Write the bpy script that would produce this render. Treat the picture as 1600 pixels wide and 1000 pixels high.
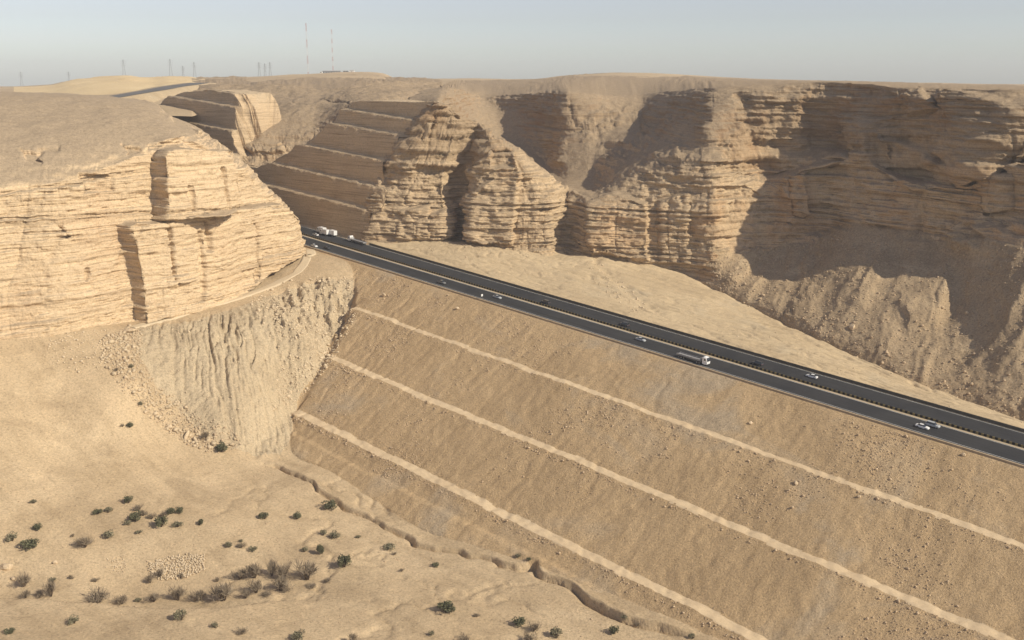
import bpy, math
import numpy as np

# ------------------------------------------------------------------ camera, sky, sun, exposure
scene = bpy.context.scene
for o in list(bpy.data.objects):
    bpy.data.objects.remove(o)
CAMZ = 170.0
FPX = 1570.0                                   # focal length in pixels of the 1600 px wide photograph
TH = math.atan(375 / FPX)                      # downward pitch
cam_data = bpy.data.cameras.new('camera')
cam = bpy.data.objects.new('camera', cam_data)
scene.collection.objects.link(cam)
cam.location = (0, 0, CAMZ)
cam.rotation_euler = (math.pi / 2 - TH, 0, 0)
cam_data.sensor_width = 36
cam_data.lens = 36 * FPX / 1600
cam_data.clip_start = 1
cam_data.clip_end = 60000
scene.camera = cam

SUN_EL = math.radians(36)
SUN_AZ = math.atan2(0.90, -0.436)               # clockwise from +Y
world = bpy.data.worlds.new('World')
scene.world = world
world.use_nodes = True
wn = world.node_tree.nodes
wl = world.node_tree.links
wn.clear()
wo = wn.new('ShaderNodeOutputWorld')
wb = wn.new('ShaderNodeBackground')
ws = wn.new('ShaderNodeTexSky')
ws.sky_type = 'NISHITA'
ws.sun_disc = False
ws.sun_elevation = SUN_EL
ws.sun_rotation = SUN_AZ
ws.altitude = 600
ws.air_density = 1.0
ws.dust_density = 0.8
ws.ozone_density = 2.5
wb.inputs['Strength'].default_value = 0.10
whs = wn.new('ShaderNodeHueSaturation')        # dusty air: a paler, greyer sky all over
whs.inputs['Saturation'].default_value = 0.48
whs.inputs['Hue'].default_value = 0.53
wl.new(ws.outputs[0], whs.inputs['Color'])
wl.new(whs.outputs[0], wb.inputs[0])
wl.new(wb.outputs[0], wo.inputs[0])

sun_data = bpy.data.lights.new('sun', 'SUN')
sun_data.energy = 4.2
sun_data.angle = math.radians(0.6)
sun_data.color = (1.0, 0.915, 0.755)
sun = bpy.data.objects.new('sun', sun_data)
scene.collection.objects.link(sun)
sdir = (math.sin(SUN_AZ) * math.cos(SUN_EL), math.cos(SUN_AZ) * math.cos(SUN_EL), math.sin(SUN_EL))
sun.rotation_euler = (math.pi / 2 - SUN_EL, 0, math.pi - SUN_AZ)   # its -Z axis points away from the sun
sun.location = (300, 100, 400)

scene.view_settings.view_transform = 'Standard'
scene.view_settings.look = 'None'
scene.view_settings.exposure = 0.22
scene.view_settings.gamma = 1.0
scene.view_settings.use_curve_mapping = False

scene.render.engine = 'CYCLES'
scene.cycles.max_bounces = 5
scene.cycles.diffuse_bounces = 3
scene.cycles.glossy_bounces = 2
scene.cycles.volume_bounces = 0

# ------------------------------------------------------------------ authoring helpers
rng = np.random.default_rng(7)
_F = np.array([0, math.cos(TH), -math.sin(TH)])
_U = np.array([0, math.sin(TH), math.cos(TH)])
C0 = np.array([0, 0, CAMZ])


def ray(u, v):
    return _F + (u - 800) / FPX * np.array([1., 0, 0]) + (500 - v) / FPX * _U


def PY(u, v, Y):                                # survey point: bearing from the photo, distance north
    d = ray(u, v)
    return d * (Y / d[1]) + C0


def PZ(u, v, z):                                # z is relative to the viewpoint's height
    d = ray(u, v)
    return d * (z / d[2]) + C0


def pix(p):
    q = p - C0
    w = q @ _F
    return 800 + FPX * q[..., 0] / w, 500 - FPX * (q @ _U) / w


D = ray(-970, -60)                              # direction of the highway (uphill)
GR = D[2] / math.hypot(D[0], D[1])
D2 = np.array([D[0], D[1], 0]) / math.hypot(D[0], D[1])
NN = np.array([D2[1], -D2[0], 0])
P0 = PY(1600, 729.5, 305)                       # near edge of the road


def SN(s, n, h=0.0):                            # point at s metres along the road, n across, h above the road
    p = P0 + D2 * s + NN * n
    p = p.copy()
    p[2] = P0[2] + GR * s + h
    return p


def road_z(s):
    return P0[2] + GR * s


def to_sn(p):
    q = p - P0
    return q @ D2, q @ NN


# --- numpy noise
def _hash(ix, iy, iz, seed):
    h = (ix.astype(np.int64) * 374761393 + iy.astype(np.int64) * 668265263 + iz.astype(np.int64) * 2147483647 + seed * 1274126177) & 0xFFFFFFFF
    h = ((h ^ (h >> 13)) * 1274126177) & 0xFFFFFFFF
    h = ((h ^ (h >> 16)) * 2246822519) & 0xFFFFFFFF
    h = h ^ (h >> 15)
    return (h & 0xFFFFFF).astype(np.float32) / float(0xFFFFFF)


def vnoise(x, y, z, seed=0):                    # value noise in -1..1
    x, y, z = np.broadcast_arrays(np.asarray(x, float), np.asarray(y, float), np.asarray(z, float))
    ix, iy, iz = np.floor(x).astype(np.int64), np.floor(y).astype(np.int64), np.floor(z).astype(np.int64)
    fx, fy, fz = (x - ix), (y - iy), (z - iz)
    fx = fx * fx * (3 - 2 * fx); fy = fy * fy * (3 - 2 * fy); fz = fz * fz * (3 - 2 * fz)
    r = 0
    for a in (0, 1):
        wx = fx if a else 1 - fx
        for b in (0, 1):
            wy = fy if b else 1 - fy
            for c in (0, 1):
                wz = fz if c else 1 - fz
                r = r + wx * wy * wz * _hash(ix + a, iy + b, iz + c, seed)
    return r * 2 - 1


def fbm(x, y, z, oct=4, seed=0, gain=0.5):
    r, a, f = 0, 1.0, 1.0
    for o in range(oct):
        r = r + a * vnoise(x * f + 17.3 * o, y * f - 9.1 * o, z * f + 5.7 * o, seed + o)
        a *= gain
        f *= 2.03
    return r


def smooth(a, b, x):
    t = np.clip((x - a) / (b - a), 0, 1)
    return t * t * (3 - 2 * t)


def pchip(x, y, xq):
    x = np.asarray(x, float); y = np.asarray(y, float)
    h = np.diff(x)
    sh = (-1,) + (1,) * (y.ndim - 1)
    dl = np.diff(y, axis=0) / h.reshape(sh)
    m = np.zeros_like(y)
    w1 = (2 * h[1:] + h[:-1]).reshape(sh); w2 = (h[1:] + 2 * h[:-1]).reshape(sh)
    ok = dl[:-1] * dl[1:] > 0
    with np.errstate(all='ignore'):
        hm = (w1 + w2) / (w1 / dl[:-1] + w2 / dl[1:])
    m[1:-1] = np.where(ok, hm, 0)
    m[0] = dl[0]; m[-1] = dl[-1]
    i = np.clip(np.searchsorted(x, xq, side='right') - 1, 0, len(x) - 2)
    t = ((xq - x[i]) / h[i]).reshape(sh)
    hh = h[i].reshape(sh)
    return ((2 * t**3 - 3 * t**2 + 1) * y[i] + (t**3 - 2 * t**2 + t) * hh * m[i]
            + (-2 * t**3 + 3 * t**2) * y[i + 1] + (t**3 - t**2) * hh * m[i + 1])


def poly_sd(px, py, poly):                      # signed distance (positive inside)
    px = px.ravel(); py = py.ravel()
    d = np.full(px.shape, 1e18); ins = np.zeros(px.shape, bool)
    n = len(poly)
    for i in range(n):
        x0, y0 = poly[i]; x1, y1 = poly[(i + 1) % n]
        ex, ey = x1 - x0, y1 - y0
        t = np.clip(((px - x0) * ex + (py - y0) * ey) / (ex * ex + ey * ey + 1e-9), 0, 1)
        d = np.minimum(d, (px - x0 - t * ex)**2 + (py - y0 - t * ey)**2)
        c = (y0 > py) != (y1 > py)
        with np.errstate(all='ignore'):
            xi = x0 + (py - y0) * ex / (ey if ey != 0 else 1e-9)
        ins ^= c & (px < xi)
    d = np.sqrt(d)
    return np.where(ins, d, -d)


def line_d(px, py, pts):                        # distance to polyline, signed (+ = left side), and parameter
    best = np.full(px.shape, 1e18); sg = np.zeros(px.shape); par = np.zeros(px.shape); acc = 0
    for i in range(len(pts) - 1):
        x0, y0 = pts[i][0], pts[i][1]; x1, y1 = pts[i + 1][0], pts[i + 1][1]
        ex, ey = x1 - x0, y1 - y0
        L = math.hypot(ex, ey)
        t = np.clip(((px - x0) * ex + (py - y0) * ey) / (L * L), 0, 1)
        dd = (px - x0 - t * ex)**2 + (py - y0 - t * ey)**2
        cr = ex * (py - y0) - ey * (px - x0)
        m = dd < best
        best = np.where(m, dd, best); sg = np.where(m, np.sign(cr), sg); par = np.where(m, acc + t * L, par)
        acc += L
    return np.sqrt(best) * sg, par


# --- mesh objects
def mesh_from(name, verts, faces, mats, smooth_shade=False, mat_idx=None):
    me = bpy.data.meshes.new(name)
    verts = np.asarray(verts, np.float32)
    if isinstance(faces, np.ndarray):
        nf, k = faces.shape
        me.vertices.add(len(verts)); me.vertices.foreach_set('co', verts.ravel())
        me.loops.add(nf * k); me.loops.foreach_set('vertex_index', faces.astype(np.int32).ravel())
        me.polygons.add(nf); me.polygons.foreach_set('loop_start', np.arange(0, nf * k, k, dtype=np.int32))
        me.update(calc_edges=True)
    else:
        me.from_pydata(verts.tolist(), [], faces)
        me.update()
    for m in (mats if isinstance(mats, (list, tuple)) else [mats]):
        me.materials.append(m)
    if mat_idx is not None:
        me.polygons.foreach_set('material_index', np.asarray(mat_idx, np.int32))
    if smooth_shade:
        me.polygons.foreach_set('use_smooth', np.ones(len(me.polygons), bool))
    return me


def add_obj(name, me, parent=None, loc=None, rot=None, scale=None, label=None, cat=None, group=None, kind=None):
    o = bpy.data.objects.new(name, me)
    scene.collection.objects.link(o)
    if parent is not None: o.parent = parent
    if loc is not None: o.location = loc
    if rot is not None: o.rotation_euler = rot
    if scale is not None: o.scale = scale
    if label: o['label'] = label
    if cat: o['category'] = cat
    if group: o['group'] = group
    if kind: o['kind'] = kind
    return o


def grid_faces(a, b):
    i = np.arange(a - 1)[:, None] * b + np.arange(b - 1)[None, :]
    return np.stack([i, i + b, i + b + 1, i + 1], -1).reshape(-1, 4)


def grid_normals(P):
    du = np.gradient(P, axis=0); dv = np.gradient(P, axis=1)
    n = np.cross(du, dv)
    n /= np.linalg.norm(n, axis=-1, keepdims=True) + 1e-9
    return n


# ------------------------------------------------------------------ materials
def node_mat(name):
    m = bpy.data.materials.new(name)
    m.use_nodes = True
    nt = m.node_tree
    bs = nt.nodes['Principled BSDF']
    bs.inputs['Roughness'].default_value = 0.95
    bs.inputs['Specular IOR Level'].default_value = 0.15
    return m, nt, bs


def nn(nt, typ, **kw):
    n = nt.nodes.new(typ)
    for k, v in kw.items():
        setattr(n, k, v)
    return n


def noise_node(nt, vec, scale, detail=4, rough=0.55, dist=0.0):
    n = nn(nt, 'ShaderNodeTexNoise')
    n.inputs['Scale'].default_value = scale
    n.inputs['Detail'].default_value = detail
    n.inputs['Roughness'].default_value = rough
    n.inputs['Distortion'].default_value = dist
    nt.links.new(vec, n.inputs['Vector'])
    return n.outputs['Fac']


def ramp(nt, fac, stops):
    r = nn(nt, 'ShaderNodeValToRGB')
    e = r.color_ramp.elements
    while len(e) > 1:
        e.remove(e[-1])
    e[0].position = stops[0][0]; e[0].color = tuple(stops[0][1]) + (1,)
    for p, c in stops[1:]:
        x = e.new(p); x.color = tuple(c) + (1,)
    nt.links.new(fac, r.inputs[0])
    return r.outputs[0]


def mix(nt, fac, a, b, mode='MIX'):
    n = nn(nt, 'ShaderNodeMix', data_type='RGBA', blend_type=mode)
    if isinstance(fac, (int, float)): n.inputs[0].default_value = fac
    else: nt.links.new(fac, n.inputs[0])
    for i, c in ((6, a), (7, b)):
        if isinstance(c, (tuple, list)): n.inputs[i].default_value = tuple(c) + (1,)
        else: nt.links.new(c, n.inputs[i])
    return n.outputs[2]


def vscale(nt, vec, s):
    n = nn(nt, 'ShaderNodeMapping')
    n.inputs['Scale'].default_value = s
    nt.links.new(vec, n.inputs['Vector'])
    return n.outputs[0]


def bump(nt, bs, h, strength, dist):
    b = nn(nt, 'ShaderNodeBump')
    b.inputs['Strength'].default_value = strength
    b.inputs['Distance'].default_value = dist
    nt.links.new(h, b.inputs['Height'])
    nt.links.new(b.outputs[0], bs.inputs['Normal'])


def addf(nt, a, b, mode='ADD', kb=None):
    n = nn(nt, 'ShaderNodeMath', operation=mode)
    nt.links.new(a, n.inputs[0])
    if kb is not None: n.inputs[1].default_value = kb
    else: nt.links.new(b, n.inputs[1])
    return n.outputs[0]


def world_pos(nt):
    return nn(nt, 'ShaderNodeNewGeometry').outputs['Position']


def up_mask(nt, a, b):                           # 0 on steep faces, 1 on level ones
    g = nn(nt, 'ShaderNodeNewGeometry')
    s = nn(nt, 'ShaderNodeSeparateXYZ'); nt.links.new(g.outputs['Normal'], s.inputs[0])
    ab = nn(nt, 'ShaderNodeMath', operation='ABSOLUTE'); nt.links.new(s.outputs[2], ab.inputs[0])
    mr = nn(nt, 'ShaderNodeMapRange'); mr.interpolation_type = 'SMOOTHSTEP'
    mr.inputs[1].default_value = a; mr.inputs[2].default_value = b
    nt.links.new(ab.outputs[0], mr.inputs[0])
    return mr.outputs[0]


def rock_material(name, light, mid, dark, gravel, stain=(0.36, 0.20, 0.09), stain_amt=0.25, up=(0.62, 0.86), fine=1.0, upper=None):
    m, nt, bs = node_mat(name)
    p = world_pos(nt)
    s1 = noise_node(nt, vscale(nt, p, (0.012, 0.012, 0.42)), 1.0, 5, 0.62, 0.4)
    col = ramp(nt, s1, [(0.26, dark), (0.42, mid), (0.55, light), (0.66, mid), (0.78, light)])
    s2 = noise_node(nt, vscale(nt, p, (0.03, 0.03, 2.2)), 1.0, 3, 0.6, 0.3)
    col = mix(nt, 0.55, col, ramp(nt, s2, [(0.34, (0.38, 0.34, 0.30)), (0.44, (0.9, 0.88, 0.86)), (0.55, (1.03, 1.02, 1.0)), (0.66, (1.16, 1.13, 1.07))]), 'MULTIPLY')
    big = noise_node(nt, p, 0.028, 4, 0.55, 0.6)
    st = ramp(nt, big, [(0.50, (0, 0, 0)), (0.72, (1, 1, 1))])
    col = mix(nt, addf(nt, st, None, 'MULTIPLY', stain_amt), col, stain)
    if upper:                                       # the top beds of the scarp are a darker, greyer limestone
        sx_ = nn(nt, 'ShaderNodeSeparateXYZ'); nt.links.new(p, sx_.inputs[0])
        wz = addf(nt, noise_node(nt, p, 0.03, 4, 0.6), None, 'MULTIPLY', 34.0)
        zz_ = addf(nt, sx_.outputs[2], wz)
        mr_ = nn(nt, 'ShaderNodeMapRange'); mr_.interpolation_type = 'SMOOTHSTEP'
        mr_.inputs[1].default_value = upper[0]; mr_.inputs[2].default_value = upper[1]; mr_.inputs[4].default_value = upper[2]
        nt.links.new(zz_, mr_.inputs[0])
        col = mix(nt, mr_.outputs[0], col, mix(nt, 1.0, col, upper[3], 'MULTIPLY'))
    gn = noise_node(nt, p, 0.35, 6, 0.7)
    gcol = mix(nt, 0.6, gravel, ramp(nt, gn, [(0.3, tuple(c * 0.72 for c in gravel)), (0.7, tuple(min(1, c * 1.3) for c in gravel))]))
    col = mix(nt, up_mask(nt, *up), col, gcol)
    fn = noise_node(nt, p, 1.3 * fine, 5, 0.7)
    col = mix(nt, 0.5, col, ramp(nt, fn, [(0.34, (0.42, 0.39, 0.36)), (0.45, (0.92, 0.91, 0.9)), (0.55, (1.04, 1.03, 1.02)), (0.66, (1.3, 1.27, 1.22))]), 'MULTIPLY')
    nt.links.new(col, bs.inputs['Base Color'])
    hb = addf(nt, noise_node(nt, vscale(nt, p, (0.25, 0.25, 1.6)), 1.0, 5, 0.65), noise_node(nt, p, 0.9 * fine, 5, 0.7))
    bump(nt, bs, hb, 0.9, 0.55)
    return m


def soil_material(name, a, b, scale=0.02, speck=0.5, speck_scale=1.6, bump_d=0.25, patch=None, streak=None):
    m, nt, bs = node_mat(name)
    p = world_pos(nt)
    n1 = noise_node(nt, p, scale, 6, 0.6, 0.5)
    col = ramp(nt, n1, [(0.32, a), (0.68, b)])
    if patch:
        n3 = noise_node(nt, p, patch[1], 5, 0.6, 0.8)
        f = ramp(nt, n3, [(patch[2], (0, 0, 0)), (patch[2] + 0.12, (1, 1, 1))])
        col = mix(nt, addf(nt, f, None, 'MULTIPLY', patch[3]), col, patch[0])
    if streak:
        rt_ = nn(nt, 'ShaderNodeMapping', vector_type='TEXTURE'); rt_.inputs['Rotation'].default_value = (0, 0, streak[0]); rt_.inputs['Scale'].default_value = streak[1]
        nt.links.new(p, rt_.inputs['Vector'])
        n4 = noise_node(nt, rt_.outputs[0], 1.0, 5, 0.6, 0.4)
        col = mix(nt, streak[2], col, ramp(nt, n4, [(0.3, (0.74, 0.71, 0.67)), (0.5, (1, 1, 1)), (0.7, (1.12, 1.1, 1.08))]), 'MULTIPLY')
    n2 = noise_node(nt, p, speck_scale, 6, 0.75)
    col = mix(nt, speck, col, ramp(nt, n2, [(0.34, (0.5, 0.47, 0.44)), (0.46, (0.94, 0.94, 0.94)), (0.54, (1.04, 1.03, 1.02)), (0.66, (1.35, 1.32, 1.26))]), 'MULTIPLY')
    nt.links.new(col, bs.inputs['Base Color'])
    hb = addf(nt, noise_node(nt, p, 0.8, 8, 0.75), n2)
    bump(nt, bs, hb, 0.8, bump_d)
    return m


def flat_material(name, col, rough=0.5, metal=0.0, spec=0.5, var=0.15, scale=3.0, coat=0.0):
    m, nt, bs = node_mat(name)
    p = nn(nt, 'ShaderNodeTexCoord').outputs['Object']
    n = noise_node(nt, p, scale, 4, 0.6)
    c = ramp(nt, n, [(0.3, tuple(x * (1 - var) for x in col)), (0.7, tuple(min(1, x * (1 + var)) for x in col))])
    nt.links.new(c, bs.inputs['Base Color'])
    bs.inputs['Roughness'].default_value = rough
    bs.inputs['Metallic'].default_value = metal
    bs.inputs['Specular IOR Level'].default_value = spec
    bs.inputs['Coat Weight'].default_value = coat
    return m


M_CLIFF_L = rock_material('pale_limestone', (0.64, 0.49, 0.315), (0.57, 0.43, 0.27), (0.47, 0.35, 0.22), (0.40, 0.305, 0.20), stain=(0.45, 0.27, 0.15), stain_amt=0.22)  # promontory beds have a paler tan of their own
M_CLIFF_R = rock_material('banded_limestone', (0.54, 0.41, 0.262), (0.47, 0.35, 0.218), (0.35, 0.258, 0.162), (0.345, 0.258, 0.165), stain=(0.42, 0.23, 0.10), stain_amt=0.5, upper=(125, 168, 0.85, (0.62, 0.60, 0.60)))
M_CUT = rock_material('blasted_rock', (0.55, 0.415, 0.262), (0.50, 0.375, 0.235), (0.43, 0.32, 0.20), (0.52, 0.40, 0.255), stain=(0.34, 0.24, 0.14), stain_amt=0.3)
M_PLATEAU = soil_material('plateau_gravel', (0.40, 0.30, 0.19), (0.52, 0.40, 0.25), 0.006, 0.4, 0.6, 0.3)
M_SAND = soil_material('desert_sand', (0.45, 0.335, 0.202), (0.55, 0.42, 0.262), 0.03, 0.75, 1.2, 0.3, patch=((0.385, 0.285, 0.172), 0.035, 0.52, 0.75), streak=(-0.7, (45, 5, 10), 0.45))
M_EMB = soil_material('brown_fill', (0.425, 0.298, 0.165), (0.54, 0.388, 0.221), 0.02, 0.8, 1.6, 0.45, patch=((0.40, 0.33, 0.24), 0.02, 0.54, 0.6), streak=(math.atan2(NN[1], NN[0]), (26, 2.2, 10), 0.5))
M_PATH = soil_material('packed_dirt', (0.54, 0.405, 0.25), (0.60, 0.46, 0.29), 0.05, 0.25, 1.2, 0.10)
M_TRACK = soil_material('grey_track_dust', (0.55, 0.44, 0.29), (0.60, 0.48, 0.32), 0.05, 0.25, 1.2, 0.08)
M_STRIP = soil_material('washed_silt', (0.46, 0.35, 0.215), (0.54, 0.42, 0.262), 0.022, 0.4, 0.9, 0.25, patch=((0.50, 0.405, 0.27), 0.03, 0.55, 0.6), streak=(-0.5, (30, 3, 10), 0.6))
M_ASPHALT = soil_material('asphalt', (0.032, 0.032, 0.034), (0.046, 0.045, 0.045), 0.06, 0.35, 2.0, 0.02, patch=((0.065, 0.058, 0.050), 0.05, 0.6, 0.5), streak=(math.atan2(D2[1], D2[0]), (120, 0.8, 10), 1.0))

# ------------------------------------------------------------------ ground: valley floor, embankment, strip beyond the road
TAN_E = 0.49


def tps_fit(pts, lam=2.0):
    P = np.array(pts, float); n = len(P)
    sc = 100.0
    X = P[:, :2] / sc
    r2 = ((X[:, None] - X[None])**2).sum(-1)
    K = 0.5 * r2 * np.log(r2 + 1e-12)
    A = np.zeros((n + 3, n + 3))
    A[:n, :n] = K + np.eye(n) * lam * 1e-3
    A[:n, n] = 1; A[:n, n + 1:] = X
    A[n, :n] = 1; A[n + 1:, :n] = X.T
    b = np.zeros(n + 3); b[:n] = P[:, 2]
    w = np.linalg.solve(A, b)

    def ev(x, y):
        sh = x.shape; x = x.ravel() / sc; y = y.ravel() / sc
        out = w[n] + w[n + 1] * x + w[n + 2] * y
        for i in range(n):
            r2 = (x - X[i, 0])**2 + (y - X[i, 1])**2
            out += w[i] * 0.5 * r2 * np.log(r2 + 1e-12)
        return out.reshape(sh)
    return ev


left_base = [(-250, 555, 372), (-100, 546, 392), (0, 530, 411), (100, 521, 425), (200, 503, 454), (300, 478, 480), (380, 447, 517), (430, 415, 545), (455, 394, 562)]
V = [PY(*p) for p in left_base]
V += [PZ(*p) for p in [
    (560, 436, -103), (500, 436, -102), (475, 410, -98), (430, 452, -106), (380, 478, -109), (300, 505, -110.5), (230, 520, -111),
    (300, 600, -128), (400, 580, -126), (470, 520, -117), (350, 650, -138), (440, 600, -136),
    (545, 492, -117), (515, 548, -128), (490, 585, -134), (450, 640, -143.5), (420, 680, -148), (390, 708, -151),
    (170, 540, -112), (200, 590, -121), (240, 640, -134), (300, 680, -144), (350, 700, -148),
    (0, 650, -127), (0, 750, -141), (0, 850, -151), (0, 930, -158), (100, 600, -122), (100, 700, -139), (100, 800, -149), (100, 900, -157),
    (200, 600, -124), (200, 700, -142), (200, 800, -151), (300, 760, -152), (300, 850, -156.5), (400, 770, -155), (420, 850, -158.5),
    (470, 738, -154.5), (540, 790, -158.5), (640, 838, -161.5), (720, 862, -161.5), (840, 888, -161.5), (905, 930, -162.5), (1000, 975, -163.5),
    (200, 925, -161), (320, 930, -161.5), (450, 905, -161), (560, 870, -160.5),
    (100, 965, -156.5), (300, 965, -159.0), (200, 1000, -155), (450, 960, -160), (600, 1000, -160.5), (700, 950, -162), (850, 960, -163), (1000, 1000, -164), (0, 970, -155),
    (-150, 700, -133), (-150, 900, -150)]]
V += [np.array([0, 120, CAMZ - 158]), np.array([-150, 150, CAMZ - 148]), np.array([120, 150, CAMZ - 165]), np.array([200, 180, CAMZ - 167]),
      np.array([-260, 260, CAMZ - 136]), np.array([100, 230, CAMZ - 165])]
V += [SN(250, -40, -40 * TAN_E - 14), SN(150, -50, -50 * TAN_E - 16), SN(50, -60, -60 * TAN_E - 14), SN(0, -40, -44), SN(-80, -60, -44), SN(-120, -10, -30), SN(400, -3, -1.0), SN(350, -4, -1.2)]
ev_valley = tps_fit(V)

# ---- control columns of the canyon wall beyond the road: rows are plateau, rim, upper face, bowl floor, dip, tier edge, tier face, foot, toe, below
RW = [
    ([640, 640, 640, 645, 650, 650, 575, 560, 560, 560], [(142, 900), (148, 800), (156, 740), (164, 690), (170, 665), (176, 645), (265, 632), (332, 617), (376, 611), (400, 606)]),
    ([690, 688, 686, 685, 683, 680, 604, 580, 577, 577], [(135, 900), (140, 800), (146, 740), (152, 680), (157, 640), (161, 604), (262, 604), (330, 595), (375, 589), (395, 586)]),
    ([710, 710, 708, 706, 704, 700, 645, 640, 640, 640], [(126, 1100), (138, 860), (150, 790), (165, 720), (178, 640), (169, 609), (270, 598), (332, 591), (376, 584), (398, 580)]),
    ([732, 732, 730, 728, 726, 722, 690, 690, 690, 690], [(126, 1200), (142, 890), (156, 850), (174, 780), (197, 680), (181, 613), (285, 598), (335, 591), (375, 584), (398, 580)]),
    ([750, 750, 750, 748, 748, 745, 722, 722, 722, 722], [(126, 1200), (144, 900), (162, 868), (188, 800), (209, 690), (193, 622), (290, 612), (335, 604), (375, 596), (398, 590)]),
    ([775, 775, 775, 772, 770, 768, 748, 745, 745, 745], [(125, 1200), (147, 890), (172, 860), (208, 800), (226, 690), (208, 612), (285, 590), (330, 582), (381, 574), (402, 570)]),
    ([810, 810, 808, 807, 806, 805, 800, 800, 800, 800], [(124, 1200), (147, 860), (183, 832), (227, 780), (250, 690), (231, 608), (280, 589), (340, 580), (388, 572), (410, 568)]),
    ([857, 857, 855, 853, 852, 852, 850, 850, 850, 850], [(122, 1200), (145, 806), (200, 785), (261, 740), (285, 670), (266, 611), (305, 588), (350, 579), (393, 572), (415, 568)]),
    ([886, 886, 888, 890, 890, 890, 885, 885, 885, 885], [(118, 1300), (144, 772), (215, 742), (282, 680), (302, 635), (293, 615), (325, 600), (355, 592), (396, 584), (418, 578)]),
    (925, [(115, 1400), (147, 775), (210, 735), (285, 668), (300, 635), (300, 606), (322, 580), (355, 573), (399, 566), (420, 562)]),
    (960, [(114, 1400), (150, 785), (205, 735), (262, 660), (280, 622), (287, 598), (322, 579), (360, 572), (405, 565), (426, 560)]),
    (1000, [(115, 1400), (148, 790), (195, 735), (235, 660), (255, 620), (272, 593), (318, 577), (365, 569), (411, 563), (432, 558)]),
    (1040, [(117, 1400), (143, 760), (182, 700), (215, 645), (240, 606), (262, 587), (310, 576), (365, 569), (415, 562), (436, 557)]),
    (1080, [(119, 1300), (140, 700), (172, 650), (203, 615), (236, 590), (255, 580), (305, 571), (375, 562), (426, 554), (446, 550)]),
    (1115, [(121, 1300), (138, 642), (166, 612), (198, 595), (233, 583), (250, 576), (300, 566), (385, 553), (446, 539), (466, 534)]),
    (1150, [(123, 1300), (135, 622), (164, 601), (199, 590), (234, 580), (250, 573), (300, 563), (390, 546), (462, 525), (482, 520)]),
    (1200, [(125, 1200), (132, 598), (165, 582), (205, 574), (255, 566), (262, 559), (310, 552), (372, 542), (488, 502), (508, 497)]),
    (1270, [(126, 1200), (129, 570), (165, 556), (210, 549), (262, 541), (270, 535), (310, 528), (362, 519), (521, 469), (540, 465)]),
    (1340, [(127, 1100), (130, 546), (165, 532), (215, 525), (268, 518), (275, 512), (310, 506), (360, 497), (552, 443), (572, 439)]),
    (1420, [(129, 1100), (135, 522), (170, 509), (215, 502), (268, 495), (275, 489), (315, 483), (365, 475), (588, 418), (608, 414)]),
    (1490, [(131, 1000), (138, 501), (170, 489), (210, 482), (268, 476), (275, 471), (315, 466), (365, 459), (614, 404), (634, 400)]),
    (1540, [(132, 1000), (140, 486), (170, 475), (205, 470), (268, 464), (275, 460), (315, 456), (362, 449), (632, 392), (652, 388)]),
    (1588, [(133, 1000), (140, 480), (172, 470), (205, 465), (268, 459), (275, 454), (320, 450), (368, 438), (652, 380), (672, 376)]),
    (1640, [(134, 1000), (142, 476), (175, 464), (205, 458), (265, 450), (275, 444), (320, 436), (375, 424), (672, 372), (692, 368)]),
    (1750, [(136, 1000), (143, 500), (175, 488), (205, 482), (268, 474), (275, 468), (320, 460), (385, 446), (700, 370), (720, 365)]),
    (1900, [(140, 1000), (145, 520), (175, 508), (205, 502), (268, 494), (275, 488), (320, 480), (395, 466), (730, 368), (750, 364)]),
]


def columns(spec):
    out = []
    for u, rows in spec:
        us = u if isinstance(u, list) else [u] * len(rows)
        out.append([PY(a, v, Y) if Y is not None else v for a, (v, Y) in zip(us, rows)])
    return np.array(out)


RC = columns(RW)
for _i, (_u, _r) in enumerate(RW):              # the wall stands back behind its apron of talus
    if not isinstance(_u, list) and _u > 1115:
        _dy = np.interp(_u, [1115, 1150, 1200, 1270, 1340, 1420, 1500, 1600, 1900], [0, 12, 30, 46, 47, 43, 38, 32, 30])
        for _k, (_v, _Y) in enumerate(_r):
            if _k < 8:
                _jv = (0, 0, 12, 16, 20, 20, 14, 10)[_k] * math.sin(_u * 0.021 + 1.7 * _k * (_k not in (4, 5)) + 2.0) if _k > 1 else 0
                _jy = (0, 0, 5, 6, 7, 5, 4, 3)[_k] * math.sin(_u * 0.033 + 1.3 * _k)
                RC[_i, _k] = PY(_u, _v + _jv, _Y + _dy + _jy)
Fp = [RC[i, 8] for i in range(1, len(RC))]
Fp += [RC[i, 7] * np.array([1, 1, 0]) + np.array([0, 0, RC[i, 8][2] + 2]) for i in range(1, len(RC), 3)]
Fp += [SN(s, 34, -0.35) for s in range(-160, 380, 40)] + [SN(s, 34.5, -0.2) for s in (390, 430, 480, 560)]
Fp += [SN(s, 48, -1.2) for s in (20, 100, 180, 260)]
ev_far = tps_fit(Fp, 1.0)

# grid in road coordinates, lines gathered at the breaks
BENCH = [(-29.2, -25.9), (-60.0, -56.0), (-91.0, -86.6)]
nl = list(np.arange(-420, -290, 6)) + list(np.arange(-290, -124, 0.9)) + list(np.arange(-124, -84, 0.45)) + list(np.arange(-84, -0.3, 0.75)) + list(np.arange(0, 34.6, 3.0)) + [34, 34.8] + list(np.arange(35.2, 90, 0.8)) + list(np.arange(90, 210, 1.6))
for a, b in BENCH:
    nl += [a, a + 0.5, b - 0.5, b]
nl = np.array(sorted(set(np.round(nl, 2))))
nl = nl[np.concatenate([[True], np.diff(nl) > 0.12])]
sl = np.concatenate([np.arange(-200, -30, 3.0), np.arange(-30, 262, 0.9), np.arange(262, 345, 0.5), np.arange(345, 470, 1.2), np.arange(470, 720, 6)])
S, Nn = np.meshgrid(sl, nl, indexing='ij')
GX = P0[0] + D2[0] * S + NN[0] * Nn
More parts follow.
